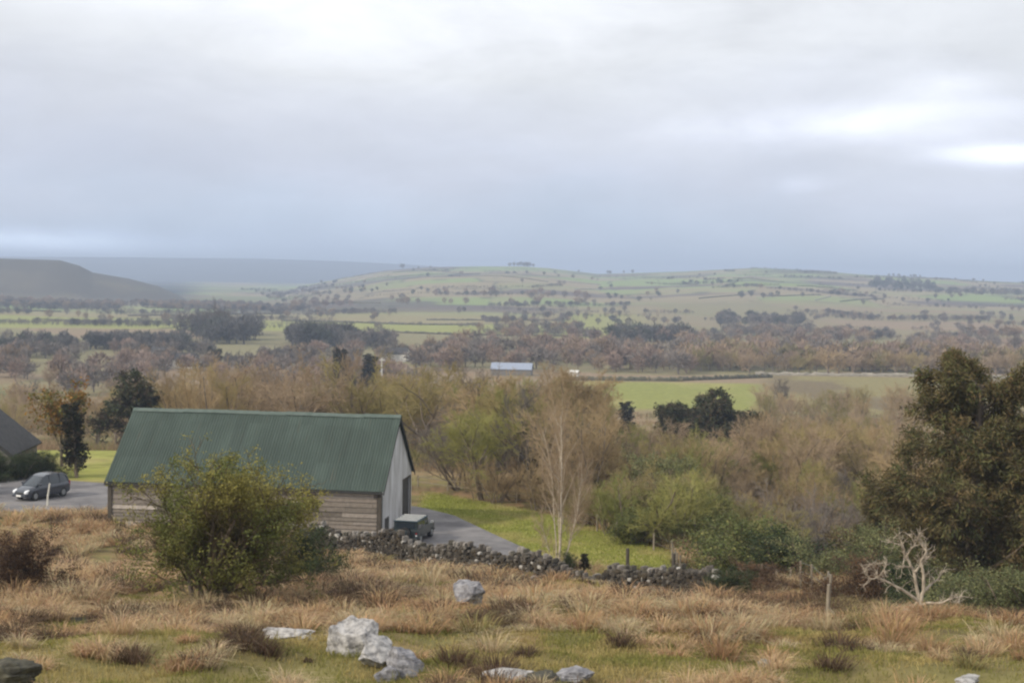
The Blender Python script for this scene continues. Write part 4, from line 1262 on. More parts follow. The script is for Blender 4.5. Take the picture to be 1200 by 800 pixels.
def birch():
    rg = np.random.default_rng(914)
    st = [((0, 0, -0.3), (0.03, 0, 1), 9.0, 0.13), ((-0.12, 0.05, -0.3), (-0.09, 0.05, 1), 8.2, 0.075), ((0.15, 0, -0.3), (0.30, 0.1, 1), 5.6, 0.075),
          ((0.1, 0.1, -0.3), (0.12, 0.1, 1), 7.2, 0.065), ((-0.25, 0, -0.3), (-0.3, 0.0, 1), 3.2, 0.05), ((0.2, -0.1, -0.3), (0.38, -0.1, 1), 6.0, 0.055)]
    out, tips = grow(rg, st, [dict(n=17, seg=9, wob=0.06, up=0.03, start=0.3, ang=(18, 48), len=(0.24, 0.42), fall=0.2, rr=0.38, rmin=0.018),
                              dict(n=11, seg=4, wob=0.1, up=0.06, start=0.15, ang=(18, 50), len=(0.4, 0.7), rr=0.5, rmin=0.009),
                              dict(n=6, seg=3, wob=0.14, up=0.03, start=0.1, ang=(20, 50), len=(0.4, 0.8), rr=0.6, rmin=0.0055),
                              dict(seg=2, wob=0.15)])
    v, f, s = tubes_np(out[0] + out[1], 6); v2, f2, s2 = tubes_np(out[2] + out[3], 3)
    PROTO['pale_birch'] = (mesh_np('birch_trunk', v, f, s, M['pale_bark'], None, True), mesh_np('birch_crown', v2, f2, s2, M['twig_pink'], None, True), top_of(v, v2))


birch()
PROTO_NAME['pale'] = 'birch_tree'
plant('pale_birch', at(654, 76.0), 11.2, 'slender many-stemmed pale bare birch behind the stone wall', 'tree', None, 0.68, rz=0.0)


def dead_tree():
    rg = np.random.default_rng(922)
    k = 1 / 36.0          # photo pixels to metres at the tree
    def P(x, y, z=0): return np.array([(x - 1077) * k, z, (722 - y) * k])
    limbs = [([P(1077, 730), P(1078, 705, .03), P(1074, 690), P(1070, 668, .05), P(1060, 650, .1), P(1056, 638), P(1052, 628)], .075, .02),
             ([P(1078, 706), P(1081, 690, -.05), P(1080, 670, -.1), P(1076, 655, -.1), P(1082, 642, -.15), P(1077, 634)], .07, .02),
             ([P(1076, 702), P(1062, 692, -.1), P(1048, 684, -.2), P(1034, 677, -.25), P(1025, 672, -.3), P(1020, 662, -.3)], .06, .018),
             ([P(1078, 706), P(1090, 703, -.1), P(1100, 702, -.2), P(1112, 697, -.2), P(1123, 694, -.25)], .055, .016),
             ([P(1080, 690), P(1090, 684, .1), P(1100, 677, .2), P(1106, 668, .2)], .05, .015),
             ([P(1070, 668), P(1078, 660, .1), P(1086, 652, .2), P(1084, 640, .2)], .045, .015),
             ([P(1066, 662), P(1058, 660, -.1), P(1050, 661, -.1)], .03, .012),
             ([P(1076, 702), P(1066, 708, -.2), P(1060, 714, -.2)], .04, .015),
             ([P(1060, 650), P(1064, 640, -.1), P(1070, 634), P(1066, 627)], .03, .010),
             ([P(1025, 672, -.3), P(1017, 674, -.3), P(1009, 668, -.3), P(1010, 661, -.3)], .026, .009),
             ([P(1025, 672, -.3), P(1030, 664, -.35), P(1034, 657, -.35)], .024, .009),
             ([P(1020, 662, -.3), P(1016, 657, -.3), P(1020, 655, -.3)], .018, .008),
             ([P(1056, 638), P(1046, 634), P(1044, 630)], .02, .008), ([P(1112, 697, -.2), P(1118, 702, -.2), P(1124, 700)], .018, .007),
             ([P(1077, 634), P(1072, 628), P(1074, 624)], .02, .008)]
    ts = []; tw = []
    for pts, r0, r1 in limbs:
        n = len(pts) - 1; fine = []
        for i in range(n):
            for j in range(3):
                t = j / 3
                fine.append(pts[i] * (1 - t) + pts[i + 1] * t + (rg.normal(0, 0.012, 3) if j else 0))
        fine.append(pts[-1]); m = len(fine) - 1
        for i in range(m):
            ts.append((fine[i], fine[i + 1], r0 + (r1 - r0) * i / m, r0 + (r1 - r0) * (i + 1) / m))
        st = [(fine[i], unit(unit(fine[min(i + 1, m)] - fine[i - 1]) + rg.normal(0, 0.55, 3)), rg.uniform(.16, .5), rg.uniform(.011, .017)) for i in range(m // 3, m + 1) for _ in range(2)]
        o2, _ = grow(rg, st, [dict(n=2, seg=4, wob=0.25, start=0.3, ang=(30, 70), len=(0.4, 0.7), rr=0.7, rmin=0.008), dict(seg=3, wob=0.25)])
        tw += o2[0] + o2[1]
    root = thing('dead_tree', 'small bleached leafless dead tree with crooked limbs before the conifer', 'tree', at(1077, 46.0))
    obj('trunk', tube_mesh('dead_trunk', ts, 8, M['dead_wood']), root)
    obj('crown', tube_mesh('dead_twigs', tw, 4, M['dead_wood']), root)


dead_tree()

# ------------------------------------------------------------------ planted one by one
plant('ragged_conifer', at(1128, 74), 16.3, 'tall ragged dark brownish-green conifer on the right slope', 'tree', None, 1.0, rz=1.0)
plant('ragged_conifer', at(1215, 79), 13.2, 'second dark conifer crowding the tall one from the picture edge', 'tree', None, 1.05, rz=4.0)
plant('ragged_conifer', at(1040, 86), 9.0, 'shorter dark conifer leaning out at the left flank of the tall one', 'tree', None, 1.15, rz=2.2)
plant('round_evergreen_a', at(150, 190), 11.6, 'rounded dark evergreen rising behind the left end of the barn roof', 'tree', None, 1.15, rz=1.3)
plant('columnar_evergreen', at(90, 122), 6.7, 'dark columnar evergreen standing between the parked car and the barn', 'tree', None, 1.25)
plant('golden_tree', at(73, 130), 8.3, 'small golden-orange tree just behind the dark columnar evergreen', 'tree', None, 0.95)
plant('round_evergreen_b', at(250, 600), 9.5, 'lone small dark evergreen in the valley beyond the middle of the barn roof', 'tree', None, 0.9)
plant('columnar_evergreen', at(400, 420), 17.0, 'tall dark pointed evergreen in the valley left of the white pole', 'tree', None, 1.3)
plant('columnar_evergreen', at(429, 425), 15.0, 'dark pointed evergreen closest to the white pole', 'tree', None, 1.5)
plant('round_evergreen_a', at(414, 412), 9.0, 'low dark evergreen between two tall pointed ones', 'tree', None, 1.2, M['needle'])
plant('bare_round_b', at(914, 402), 10.5, 'dark green-brown tree alone on the pasture edge beside the holly clump', 'tree', None, 0.85, M['twig_dark'])
for i, (px, d, h, wd) in enumerate(((790, 216, 9.6, 1.15), (812, 219, 11.2, 1.05), (836, 214, 12.8, 1.0), (860, 218, 12.2, 1.05), (884, 221, 9.6, 1.15), (848, 212, 10.0, 1.2), (824, 222, 11.8, 1.0))):
    plant('round_evergreen_%s' % 'ab'[i % 2], at(px, d), h, 'dark evergreen in the clump below the bright pasture', 'tree', 'dark evergreens clumped below the bright pasture', wd)
plant('columnar_evergreen', at(736, 300), 8.5, 'small dark upright evergreen left of the evergreen clump', 'tree', None, 1.6)
plant('columnar_evergreen', at(711, 262), 4.5, 'tiny dark evergreen bush in the brown wood left of the upright one', 'tree', None, 1.8)
plant('bare_round_c', at(612, 132), 6.6, 'grey twiggy bare tree leaning among brown thickets beyond the drive', 'tree', None, 1.0, M['twig_grey'], M['pale_bark'], tilt=0.2)
plant('round_evergreen_b', at(628, 152), 7.6, 'dark ivy-clad tree behind the grey twiggy one', 'tree', None, 0.8)
plant('bare_upright_b', at(497, 150), 10.0, 'thin pale-trunked bare tree just right of the barn gable', 'tree', None, 0.7, M['twig_olive'], M['pale_bark'])
for i in range(5):
    plant('dark_shrub', at(-14 + i * 17, 119 + i * 0.8), 2.4 + 0.3 * (i % 2), 'dark clipped hedge shrub behind the parked cars', 'shrub', 'dark hedge shrubs behind the parked cars', 1.3)
SH = [('bright_shrub', 893, 80, 4.6, 1.4, 'bright green shrub above the post and wire fence, the fresher of the pair'), ('dark_shrub', 930, 77, 4.6, 1.5, 'dark green shrub just behind the post and wire fence'),
      ('grey_shrub', 1105, 51, 2.9, 1.3, 'grey-green shrub on the slope directly behind the dead tree'), ('grey_shrub', 1160, 53, 3.4, 1.3, 'grey-green shrub between the dead tree and the picture edge'),
      ('grey_shrub', 1200, 49, 2.8, 1.4, 'grey-green shrub cut by the picture edge below the conifer'), ('bright_shrub', 1092, 56, 2.6, 1.3, 'fresh green shrub half hidden by the dead tree'),
      ('dark_shrub', 1040, 58, 2.6, 1.5, 'dark shrub left of the dead tree'), ('dark_shrub', 1150, 60, 4.0, 1.5, 'tall dark shrub beneath the conifer'),
      ('dark_shrub', 858, 56.5, 1.5, 1.6, 'low dark green shrub at the lower end of the stone wall'), ('rust_shrub', 22, 52, 2.9, 1.0, 'dark rusty-brown shrub at the left picture edge'),
      ('dark_shrub', 356, 60, 3.0, 1.1, 'dark ivy-green shrub against the right flank of the hawthorn bush'), ('dark_shrub', 662, 74.5, 1.3, 1.0, 'small dark shrub at the foot of the birch'),
      ('rust_shrub', 1000, 53, 2.2, 1.3, 'rusty bare shrub between the broken post and the conifer'), ('rust_shrub', 885, 63, 1.7, 1.5, 'rusty shrub beside the top of the post and wire fence'),
      ('grey_shrub', 862, 84, 3.4, 1.3, 'grey-green shrub left of the bright green one'), ('grey_shrub', 1010, 68, 3.2, 1.4, 'grey-green shrub at the left foot of the tall conifer')]
SH += [('bright_shrub', 745, 94, 2.6, 1.4, 'fresh green shrub at the paddock end, closest to the dark posts'), ('bright_shrub', 792, 99, 3.7, 1.3, 'pale green rounded shrub in front of the olive thicket above the paddock'),
       ('bright_shrub', 838, 92, 3.5, 1.3, 'light green shrub midway between the paddock and the bright green shrub'), ('grey_shrub', 770, 108, 5.0, 1.3, 'grey-green tall shrub behind the pale green rounded one')]
for k_, px, d, h, wd, lb in SH:
    plant(k_, at(px, d), h, lb, 'shrub', None, wd)
plant('columnar_evergreen', at(687, 74.5), 1.25, 'knee-high dark conical evergreen beside the birch', 'shrub', None, 1.7)

# ------------------------------------------------------------------ the valley woods
BR = ['bare_round_a', 'bare_round_b', 'bare_round_c', 'bare_round_d']
BU = ['bare_upright_a', 'bare_upright_b', 'bare_upright_c']
TK = ['thicket_a', 'thicket_b', 'thicket_c']
DB = ['distant_bare_a', 'distant_bare_b', 'distant_bare_c', 'distant_bare_d']
tb, to, tp, tg, tn, td = (M['twig_brown'], M['twig_olive'], M['twig_pink'], M['twig_grey'], M['twig_green'], M['twig_dark'])


def clear(p, q):
    a, b = road_edges(np.array([p.x]))
    g = float(green_zone(np.array([p.x]), np.array([p.y]))[0])
    return g < 0.3 and not (a[0] - 2 < p.y < b[0] + 2 and -60 < p.x < 3)


scatter(44, (486, 695), (106, 195), (6.0, 10.5), BU + TK + BR + TK, [to, tb, tb, tg, tp, tn], 'bare olive-brown tree in the thicket beyond the drive', 'trees of the thicket beyond the drive', 1, keep=clear)
scatter(34, (500, 690), (195, 330), (7, 11), BU + BR, [to, tb, tp], 'bare brown tree on the slope between the thicket and the bright pasture', 'trees between the thicket and the pasture', 2)
scatter(34, (880, 1075), (125, 205), (8.5, 12), BR + TK, [tb, tb, tp, to], 'tall rounded russet-brown bare tree crowding up to the left of the conifer', 'tall russet trees left of the conifer', 33)
scatter(70, (715, 1060), (104, 215), (6, 9), BR + TK + BR + TK, [tb, tg, tp, to, tn], 'bare brown tree in the wide wood left of the tall conifer', 'bare trees of the wood left of the conifer', 3, keep=lambda p, q: clear(p, q) and not (690 < q < 905 and p.y > 100))
scatter(30, (690, 905), (120, 200), (3.6, 4.8), TK, [to, tb, tp, tn], 'low bare thicket in front of the dark evergreen clump', 'low thickets before the evergreen clump', 34, wide=(1.1, 1.6), cat='thicket')
scatter(56, (890, 1100), (215, 400), (7, 10.5), BR + BU + TK, [tb, to, tb, tp], 'bare brown tree on the slope above the wide wood, left of the conifer tip', 'bare trees above the wide wood', 31)
scatter(26, (715, 1010), (92, 118), (3.4, 5.2), TK, [to, tn, tn, tb], 'mossy green bare thicket along the lower edge of the brown wood', 'mossy thickets along the lower wood edge', 4, wide=(1.1, 1.6), cat='thicket', keep=clear)
scatter(20, (560, 800), (96, 112), (2.4, 4.0), TK, [to, tb, tp], 'low brown thicket between paddock and olive wood', 'low thickets along the paddock edge', 24, wide=(1.1, 1.7), cat='thicket', keep=clear)
scatter(36, (205, 490), (145, 250), (8.5, 12.0), BR + BU + TK, [tp, tb, tp, to], 'bare pinkish tree rising behind the barn roof', 'bare trees behind the barn roof', 5)
scatter(34, (-60, 215), (195, 330), (6.5, 9.5), BR + TK, [tp, tb, to], 'bare brown tree left of the barn beyond the green field', 'bare trees beyond the green field', 6)
scatter(40, (-60, 490), (330, 480), (6.5, 9.5), DB, [tp, tb, tg, tp], 'bare pink-brown tree on the valley floor beyond the barn', 'pink-brown trees of the valley floor', 7)
scatter(8, (212, 298), (880, 950), (14, 21), DB, [td, td], 'tall dark tree in the clump rising over the long pastures', 'tall dark clump over the long pastures', 10)
plant('distant_bare_b', at(256, 900), 26, 'tallest dark tree of the clump rising over the long pastures', 'tree', None, 0.6, td)
scatter(34, (795, 1240), (604, 622), (8.5, 12.0), DB, [tb, tb, to, tp], 'brown bare tree in the wood belt along the top of the pastures', 'brown wood belt on the right', 13, row=True)
plant('distant_bare_a', at(472, 3440), 16, 'lone tree on the skyline of the far hill', 'tree', None, 0.9, td)


def far_template(rg, dense):
    """unit tree (height 1): trunk and a crown of slim twig-clump faces"""
    n = dense
    q = rg.normal(0, 1, (n, 3)); q /= np.linalg.norm(q, axis=1, keepdims=True)
    r_ = rg.uniform(0.35, 1.0, n) ** 0.6
    lobes = 1 + 0.25 * np.sin(q[:, 0] * 4 + rg.uniform(0, 6)) * np.cos(q[:, 1] * 4 + rg.uniform(0, 6)) + 0.15 * np.sin(q[:, 2] * 7)
    P = q * (r_ * lobes)[:, None] * np.array([0.40, 0.40, 0.40]) + np.array([0, 0, 0.58])
    a = q + rg.normal(0, 0.5, (n, 3)) + np.array([0, 0, 0.5]); a /= np.linalg.norm(a, axis=1, keepdims=True)
    b = rg.normal(0, 1, (n, 3)); b -= a * np.sum(a * b, 1, keepdims=True); b /= np.linalg.norm(b, axis=1, keepdims=True)
    l = rg.uniform(0.05, 0.12, n)[:, None]; w_ = rg.uniform(0.010, 0.024, n)[:, None]
    V = np.stack((P - a * l - b * w_, P - a * l + b * w_, P + a * l + b * w_ * .3, P + a * l - b * w_ * .3), 1).reshape(-1, 3)
    tv, tf, ts_ = tubes_np([((0, 0, -0.06), (0.01, 0, 0.35), 0.03, 0.022), ((0.01, 0, 0.35), (0.06, 0.02, 0.75), 0.022, 0.008), ((0.01, 0, 0.33), (-0.12, 0.03, 0.7), 0.016, 0.006)], 4)
    return np.concatenate((V, tv)), len(V)


def far_woods():
    rg = np.random.default_rng(1200)
    T = [far_template(rg, 330) for _ in range(5)]; TS = [far_template(rg, 90) for _ in range(4)]
    C = {'g': (0.19, 0.165, 0.145), 'd': (0.115, 0.108, 0.10), 'b': (0.27, 0.20, 0.135), 'p': (0.27, 0.20, 0.16), 'o': (0.22, 0.19, 0.10), 'k': (0.075, 0.082, 0.062)}
    SP = []      # px, d, h, colour
    def reg(n, px, d, h, cs, clump=0.0, seed=0):
        k = 0; c_ = 0
        while c_ < n and k < n * 20:
            k += 1
            q = rg.uniform(*px); dd = math.exp(rg.uniform(math.log(d[0]), math.log(d[1])))
            if clump and float(fbm(np.array([q / 55.0]), np.array([math.log(dd) * 9]), 300 + seed, 2)[0]) < clump: continue
            SP.append((q, dd, rg.uniform(*h), cs[rg.integers(len(cs))])); c_ += 1
    reg(150, (-70, 500), (430, 600), (6, 9), 'gpbpg', 0.42, 1)
    reg(170, (-70, 505), (560, 720), (6, 8.5), 'gdgpb', 0.45, 2)
    reg(90, (105, 215), (720, 780), (7, 10), 'ddkg')
    reg(50, (-70, 110), (640, 800), (6, 9.5), 'dgkg', 0.45, 3)
    reg(50, (212, 300), (800, 950), (9, 15), 'dkd')
    reg(60, (338, 408), (790, 850), (10, 14), 'dkd')
    reg(40, (405, 460), (760, 860), (7, 10), 'dg')
    reg(170, (480, 815), (590, 790), (7, 11), 'pbgpg', 0.40, 4)
    reg(230, (795, 1300), (624, 700), (8.5, 12.5), 'bbopg')
    reg(120, (795, 1300), (700, 900), (8, 11), 'gbp', 0.45, 5)
    reg(60, (716, 806), (900, 1000), (6, 13), 'dkd')
    reg(50, (840, 940), (1250, 1400), (8, 11), 'dkg')
    reg(60, (560, 1300), (1000, 1600), (6, 9), 'dgg', 0.66, 6)
    reg(160, (560, 1300), (880, 1150), (7, 10), 'gpbg', 0.47, 14)
    reg(20, (0, 560), (1000, 1650), (6, 9), 'ggb', 0.66, 7)
    reg(280, (-100, 345), (1560, 1800), (6, 9), 'gbpg', 0.36, 11)
    reg(60, (345, 700), (1640, 1900), (7, 11), 'gbpg', 0.5, 12)
    reg(70, (1020, 1100), (2350, 2700), (8, 14), 'dkd')
    reg(50, (1100, 1300), (2100, 2300), (8, 12), 'dg')
    reg(60, (300, 1300), (1800, 3350), (5, 8), 'dkd', 0.72, 8)
    pass
    reg(10, (596, 628), (3440, 3500), (8, 13), 'd'); reg(5, (712, 745), (3430, 3480), (7, 10), 'd'); reg(7, (1040, 1085), (3400, 3470), (6, 9), 'd')
    def lines(n, px, d, h, cs, dens=0.85, seed=0, step=1.9):
        for _ in range(n):
            q = rg.uniform(*px); dd = math.exp(rg.uniform(math.log(d[0]), math.log(d[1])))
            x0 = (q - 600) / F * dd; an = rg.choice([rg.normal(0.1, 0.25), rg.normal(1.3, 0.3)], p=[.75, .25]); m = int(rg.uniform(18, 85)); hb_ = rg.uniform(*h)
            for k in range(m):
                if rg.random() > dens: continue
                xx = x0 + (k + rg.normal(0, .5)) * step * math.cos(an); yy = dd + k * step * math.sin(an)
                SP.append((600 + xx / yy * F, yy, hb_ * rg.uniform(0.6, 1.3), cs[rg.integers(len(cs))]))
    lines(85, (280, 1280), (1800, 3300), (2.5, 5), 'gdgk')
    lines(30, (-50, 600), (1000, 1650), (3, 5.5), 'gdg')
    lines(30, (560, 1300), (980, 1650), (3, 5.4), 'gdb')
    lines(20, (-80, 330), (1560, 1760), (4, 7), 'gbd')
    reg(260, (300, 1300), (1250, 2700), (5, 8), 'gdgb', 0.655, 15)
    Vs = []; FI = []; SZ = []; CC = []; o = 0
    PT = at_np([q[0] for q in SP], [q[1] for q in SP])
    for p, (px, d, h, ck) in zip(PT, SP):
        tv, nq = T[rg.integers(len(T))] if h > 5.5 else TS[rg.integers(len(TS))]
        t = rg.uniform(0, 6.28); ct, st = math.cos(t), math.sin(t); wd = rg.uniform(0.9, 1.35)
        q = np.stack(((tv[:, 0] * ct - tv[:, 1] * st) * h * wd, (tv[:, 0] * st + tv[:, 1] * ct) * h * wd, tv[:, 2] * h), -1) + np.array(p)
        Vs.append(q); FI.append(np.arange(nq) + o)
        tb_ = (np.arange(3)[:, None, None] * 8 + np.array([[i, (i + 1) % 4, 4 + (i + 1) % 4, 4 + i] for i in range(4)])[None]).reshape(-1) + o + nq
        FI.append(tb_); SZ.append(nq // 4 + 12); o += len(q)
        cc = np.array(C[ck]) * rg.uniform(0.8, 1.2)
        CC.append(np.clip(np.tile(cc, (len(q), 1)) * np.repeat(rg.uniform(0.88, 1.12, (len(q) // 4, 1)), 4, 0), 0, 1))
    me = mesh_np('distant_woods', np.concatenate(Vs), np.concatenate(FI), np.full(sum(SZ), 4), colmat('distant_twigs', 0.95, spec=0.05), np.concatenate(CC))
    tag(obj('distant_woods', me), 'hazy grey and brown woods and hedgerow trees scattered over the far valley and hills', 'woods', kind='stuff')


far_woods()


def blades(P, h, wdt, lean, colr, rg):
    n = len(P); az = rg.uniform(0, 6.28, n)
    pr = np.stack((np.cos(az), np.sin(az), np.zeros(n)), -1) * wdt[:, None]
    ln = np.concatenate((lean, np.zeros((n, 1))), 1) * h[:, None]; upv = np.array([[0, 0, 1.0]]) * h[:, None]
    lm = np.linalg.norm(lean, axis=1)[:, None]
    mid = P + ln * 0.35 + upv * 0.6; tip = P + ln + upv * (1 - 0.35 * np.clip(lm, 0, 1.4))
    V = np.stack((P - pr, P + pr, mid + pr * 0.8, mid - pr * 0.8, tip), 1).reshape(-1, 3)
    i = np.arange(n)[:, None] * 5
    fl = np.concatenate((i + np.array([[0, 1, 2, 3]]), i + np.array([[3, 2, 4]])), 1).reshape(-1)
    return V, fl, np.tile(np.array([4, 3]), n), np.repeat(colr, 5, 0)


def undergrowth():
    rg = np.random.default_rng(1300)
    n = 260000
    d = np.exp(rg.uniform(math.log(88), math.log(405), n)); a = rg.uniform(-0.46, 0.46, n); x = a * d; y = d
    nz = fbm(x / 7, y / 7, 111, 3)
    nf, ff = road_edges(x)
    thr = np.where(y < 118, np.where(a > 0.04, 0.45, 2.0), 0.40)
    keep = (nz > thr) & (green_zone(x, y) < 0.15) & ~((y > nf - 1) & (y < ff + 1) & (x < 3.5)) & ~((a < -0.24) & (y < 165))
    x, y, d, nz = x[keep], y[keep], d[keep], nz[keep]; N_ = len(x)
    P = np.stack((x, y, H(x, y) - 0.05), -1)
    h = rg.uniform(0.5, 1.0, N_) * (0.6 + 6.0 * (nz - 0.40)) * np.interp(d, [88, 130, 250, 400], [0.9, 1.2, 1.0, 0.6])
    c1 = fbm(x / 16, y / 16, 113, 3)
    c = mix(np.broadcast_to(np.array([0.33, 0.235, 0.15]), (N_, 3)), np.array([0.23, 0.21, 0.09]), ss(c1, 0.42, 0.6)) * rg.uniform(0.65, 1.25, (N_, 1))
    A = blades(P, h, np.interp(d, [88, 400], [0.018, 0.07]), rg.normal(0, 0.6, (N_, 2)), c, rg)
    me = mesh_np('undergrowth', A[0], A[1], A[2], M['grass'], A[3])
    tag(obj('undergrowth', me), 'brown brambles and dry stems filling the ground between the bare trees', 'undergrowth', kind='stuff')


undergrowth()


# ------------------------------------------------------------------ hedges and field walls
def hedge(label, px0, px1, d0, d1, h, wd, m, cat, name, group=None, seed=0):
    n = 60
    pts = [at(px0 + (px1 - px0) * i / n, d0 + (d1 - d0) * i / n) for i in range(n + 1)]
    O = pts[0].copy(); rg = np.random.default_rng(seed + int(px0 + d0)); V = []
    for i, q in enumerate(pts):
        hh = h * rg.uniform(0.7, 1.25); ww = wd * rg.uniform(0.8, 1.2)
        for (yy, zz) in ((-.5, -.3), (-.52, .55), (-.25, .95), (.2, 1.0), (.5, .6), (.5, -.3)):
            V.append((q.x - O.x + rg.normal(0, .05) * h, q.y - O.y + yy * ww, q.z - O.z + zz * hh))
    k = 6; q = []
    for i in range(n):
        for j in range(k - 1):
            q += [i * k + j, (i + 1) * k + j, (i + 1) * k + j + 1, i * k + j + 1]
    V = np.array(V); caps = list(range(k)) + list(range(n * k + k - 1, n * k - 1, -1))
    me = mesh_np(name, V, q + caps, [4] * (n * (k - 1)) + [k, k], m, None, False)
    o = obj(name, me); o.location = O
    tag(o, label, cat, group)


hedge('dark hedge along the top of the bright pasture', 660, 800, 546, 548, 1.5, 2, M['hedge'], 'hedge', 'hedge')
hedge('second dark hedge slanting above the bright pasture', 790, 905, 549, 580, 1.5, 2, M['hedge'], 'hedge', 'hedge')
hedge('pale field wall at the foot of the brown wood belt', 885, 1085, 594, 598, 1.3, .8, M['fieldwall'], 'wall', 'field_wall')
hedge('pale field wall seen past the tip of the tall conifer', 1160, 1240, 596, 596, 1.3, .8, M['fieldwall'], 'wall', 'field_wall')
for i, (a, b, c, e) in enumerate(((20, 72, 1420, 1430), (150, 205, 1330, 1360), (255, 330, 1400, 1440), (330, 420, 1240, 1250), (400, 560, 1180, 1190), (60, 150, 1180, 1150), (500, 660, 1330, 1340), (560, 700, 1010, 1030), (460, 600, 980, 985), (170, 330, 1620, 1640))):
    hedge('dark hedge dividing the long yellow-green pastures', a, b, c, e, 1.4, 3, M['hedge'], 'hedge', 'hedge', 'hedges of the long pastures', i)
rh = random.Random(3)
for i in range(30):
    px = rh.uniform(320, 1180); d = rh.uniform(1800, 3300)
    hedge('thin dark field boundary on the far hill', px, px + rh.uniform(15, 80), d, d + rh.uniform(-260, 260), 1.5, 3, M['hedge'] if rh.random() < .75 else M['fieldwall'], 'hedge', 'hedge', 'field boundaries of the far hill', i)

# ------------------------------------------------------------------ far houses, pole
HS = [(178, 600, 0.3, 6, 'tiny white cottage in the left valley, end on'), (190, 640, 1.2, 7, 'tiny white cottage just right of the end-on one'), (214, 590, 1.4, 9, 'low pale farmhouse left of the lone dark evergreen'),
      (466, 660, 1.3, 8, 'white farmhouse right of the white pole in the valley'), (524, 690, 1.2, 7, 'far white cottage among trees midway between pole and pale birch')]
for px, d, rz, wd, lb in HS:
    gable_house('cottage', lb, 'house', at(px, d), rz, wd * 0.75, wd * 1.3, 3.6, 2.4, M['whitewash'], M['slate'])
gable_house('farm_shed', 'long pale blue-roofed farm shed beyond the trees', 'building', at(600, 572), R(84), 9, 16, 2.6, 2.2, M['stone_wall'], M['pale_blue_sheet'])
gable_house('white_shed', 'small white shed at the left end of the pasture hedge', 'building', at(672, 560), R(70), 2.6, 4.0, 2.2, 0.7, M['white_paint'], M['white_paint'])
b = MB(); b.tube((0, 0, -1), (0, 0, 13), 0.34, 0.24, 8)
pl = b.build('utility_pole', M['white_paint'], None, smooth=True); pl.location = at(447, 440); tag(pl, 'tall white pole standing among trees above the barn roof', 'pole')
b = MB(); b.box(-1.0, 1.0, -0.15, 0.15, 12.2, 12.5); b.build('crossarm', M['white_paint'], pl)

# ------------------------------------------------------------------ rough grass of the near slope
def in_barn(x, y, m=0.25):
    rx = (x - bc.x) * u.x + (y - bc.y) * u.y; ry = (x - bc.x) * v.x + (y - bc.y) * v.y
    return (np.abs(rx) < hx + m) & (np.abs(ry) < hy + m)


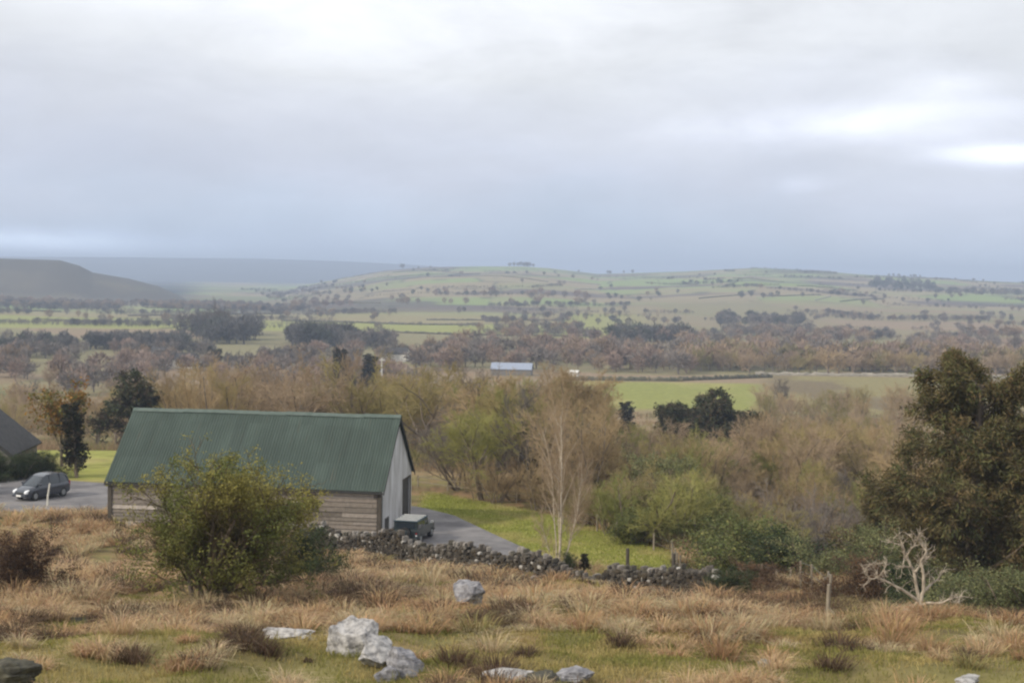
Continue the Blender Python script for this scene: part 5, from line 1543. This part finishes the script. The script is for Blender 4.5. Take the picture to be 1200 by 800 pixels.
def rough_grass():
    rg = np.random.default_rng(500)
    # tussocks
    n = 13000
    d = np.sqrt(rg.uniform(24 ** 2, 103 ** 2, n)); a = rg.uniform(-0.47, 0.47, n); x = a * d; y = d
    m1 = fbm(x / 4.2, y / 4.2, 61, 3); m2 = fbm(x / 14, y / 14, 63, 2)
    nf, ff = road_edges(x)
    onroad = (y > nf - 0.3) & (y < ff + 0.3) & (x < 2.6)
    dens = np.interp(d, [24, 34, 40, 50, 103], [0.10, 0.24, 0.42, 0.46, 0.42]) * (0.25 + 1.3 * ss(m1, 0.40, 0.58)) * (0.6 + 0.8 * ss(m2, 0.35, 0.65))
    dens = dens * (1 - 0.6 * ss(a, 0.13, 0.2) * (1 - ss(d, 46, 52)))
    keep = (rg.random(n) < dens) & ~onroad & ~in_barn(x, y) & (green_zone(x, y) < 0.25)
    x, y, d, m1, m2 = x[keep], y[keep], d[keep], m1[keep], m2[keep]
    nt_ = len(x); size = rg.uniform(0.6, 1.5, nt_) * np.interp(d, [24, 36, 46, 60], [0.6, 0.85, 1.15, 1.3])
    dw = np.full(nt_, 99.0)
    for a_, b_ in zip(wpts[:-1], wpts[1:]):
        ex, ey = b_.x - a_.x, b_.y - a_.y
        t_ = np.clip(((x - a_.x) * ex + (y - a_.y) * ey) / (ex * ex + ey * ey), 0, 1)
        dw = np.minimum(dw, np.hypot(x - a_.x - t_ * ex, y - a_.y - t_ * ey))
    size = size * np.where(dw < 4.5, 0.45 + 0.25 * (dw > 2.5), 1.0)
    for rx_, ry_, rr_ in ROCKS:
        inr = (np.abs(x - rx_) < rr_ + 0.25) & (y > ry_ - 2.2) & (y < ry_ + rr_ + 0.2)
        size = np.where(inr, size * 0.38, size)
    hue = rg.random(nt_) * 0.5 + m2 * 0.5 + 0.1 * rg.normal(0, 1, nt_)
    per = np.clip(165 * (46 / d), 55, 200).astype(int)
    ti = np.repeat(np.arange(nt_), per); N_ = len(ti)
    rr = np.abs(rg.normal(0, 0.21, N_)) * size[ti]; an = rg.uniform(0, 6.28, N_)
    bx = x[ti] + rr * np.cos(an); by = y[ti] + rr * np.sin(an)
    P = np.stack((bx, by, H(bx, by) - 0.03), -1)
    h = size[ti] * rg.uniform(0.30, 0.68, N_)
    lo = rg.uniform(0.35, 1.65, N_)
    lean = np.stack((np.cos(an) * lo + 0.12, np.sin(an) * lo - 0.05), -1)
    wd_ = np.interp(d[ti], [24, 45, 100], [0.008, 0.013, 0.026]) * rg.uniform(0.7, 1.3, N_)
    pal = np.array([[0.53, 0.385, 0.23], [0.48, 0.325, 0.18], [0.37, 0.24, 0.13], [0.50, 0.405, 0.25], [0.30, 0.255, 0.11], [0.12, 0.08, 0.05]])
    pi = np.clip((hue * 6 - 0.8).astype(int), 0, 4); pi = np.array([1, 0, 3, 2, 4])[pi]; pi = np.where(rg.random(nt_) < np.where(dw < 5.5, 0.45, 0.06 + 0.5 * ss(fbm(x / 5.5, y / 5.5, 67, 3), 0.52, 0.62)), 5, pi)
    c = pal[pi][ti] * rg.uniform(0.7, 1.25, (N_, 1)) * (1 + rg.normal(0, 0.05, (N_, 3)))
    A = blades(P, h, wd_, lean, c, rg)
    me = mesh_np('moor_grass', A[0], A[1], A[2], M['grass'], A[3])
    tag(obj('moor_grass', me), 'tawny and rust-coloured tussocks of rough moor grass', 'grass', kind='stuff')
    # shorter olive turf
    n = 560000
    d = np.sqrt(rg.uniform(24 ** 2, 66 ** 2, n)); a = rg.uniform(-0.47, 0.47, n); x = a * d; y = d
    m = fbm(x / 3.0, y / 3.0, 71, 3)
    keep = rg.random(n) < np.interp(d, [24, 38, 48, 66], [1.0, 0.9, 0.5, 0.35]) * (0.35 + 0.9 * ss(m, 0.35, 0.6))
    x, y, d, m = x[keep], y[keep], d[keep], m[keep]; N_ = len(x)
    P = np.stack((x, y, H(x, y) - 0.02), -1)
    h = rg.uniform(0.06, 0.2, N_) * (0.6 + 0.9 * m) * (1 + 0.9 * (rg.random(N_) < 0.06))
    lean = rg.normal(0, 0.5, (N_, 2))
    mm = fbm(x / 1.6 + 30, y / 1.6, 73, 3)
    c = mix(np.broadcast_to(np.array([0.22, 0.215, 0.06]), (N_, 3)), np.array([0.40, 0.32, 0.13]), ss(mm + rg.normal(0, .08, N_), 0.42, 0.62)) * rg.uniform(0.7, 1.25, (N_, 1))
    A = blades(P, h, np.interp(d, [24, 66], [0.007, 0.016]) * rg.uniform(.7, 1.3, N_), lean, c, rg)
    me = mesh_np('turf_grass', A[0], A[1], A[2], M['grass'], A[3])
    tag(obj('turf_grass', me), 'short olive green turf between the tussocks', 'grass', kind='stuff')
    # paddock and verge grass
    n = 120000
    y = rg.uniform(78, 116, n); x = rg.uniform(-8, 15, n)
    g = green_zone(x, y); nf, ff = road_edges(x)
    keep = (rg.random(n) < g) & ~((y > nf - .05) & (y < ff + .05) & (x < 2.5)) & ~in_barn(x, y)
    x, y = x[keep], y[keep]; N_ = len(x)
    P = np.stack((x, y, H(x, y) - 0.02), -1)
    t = ss(fbm(x / 3, y / 3, 79, 3), 0.4, 0.65)
    c = mix(np.broadcast_to(np.array([0.29, 0.31, 0.075]), (N_, 3)), np.array([0.40, 0.36, 0.14]), t) * rg.uniform(.75, 1.2, (N_, 1))
    A = blades(P, rg.uniform(0.08, 0.2, N_), np.full(N_, 0.022), rg.normal(0, .4, (N_, 2)), c, rg)
    me = mesh_np('paddock_grass', A[0], A[1], A[2], M['grass'], A[3])
    tag(obj('paddock_grass', me), 'bright green grass of the paddock and drive verge', 'grass', kind='stuff')


rough_grass()

# ------------------------------------------------------------------ render settings
sc.render.engine = 'CYCLES'
cy = sc.cycles
cy.use_denoising = True
cy.max_bounces = 6; cy.diffuse_bounces = 3; cy.glossy_bounces = 3; cy.transmission_bounces = 3; cy.volume_bounces = 0; cy.transparent_max_bounces = 8
cy.sample_clamp_indirect = 6.0
cy.filter_width = 2.3
sc.view_settings.view_transform = 'Standard'
sc.view_settings.look = 'None'
sc.view_settings.exposure = 0.0
sc.view_settings.gamma = 1.0
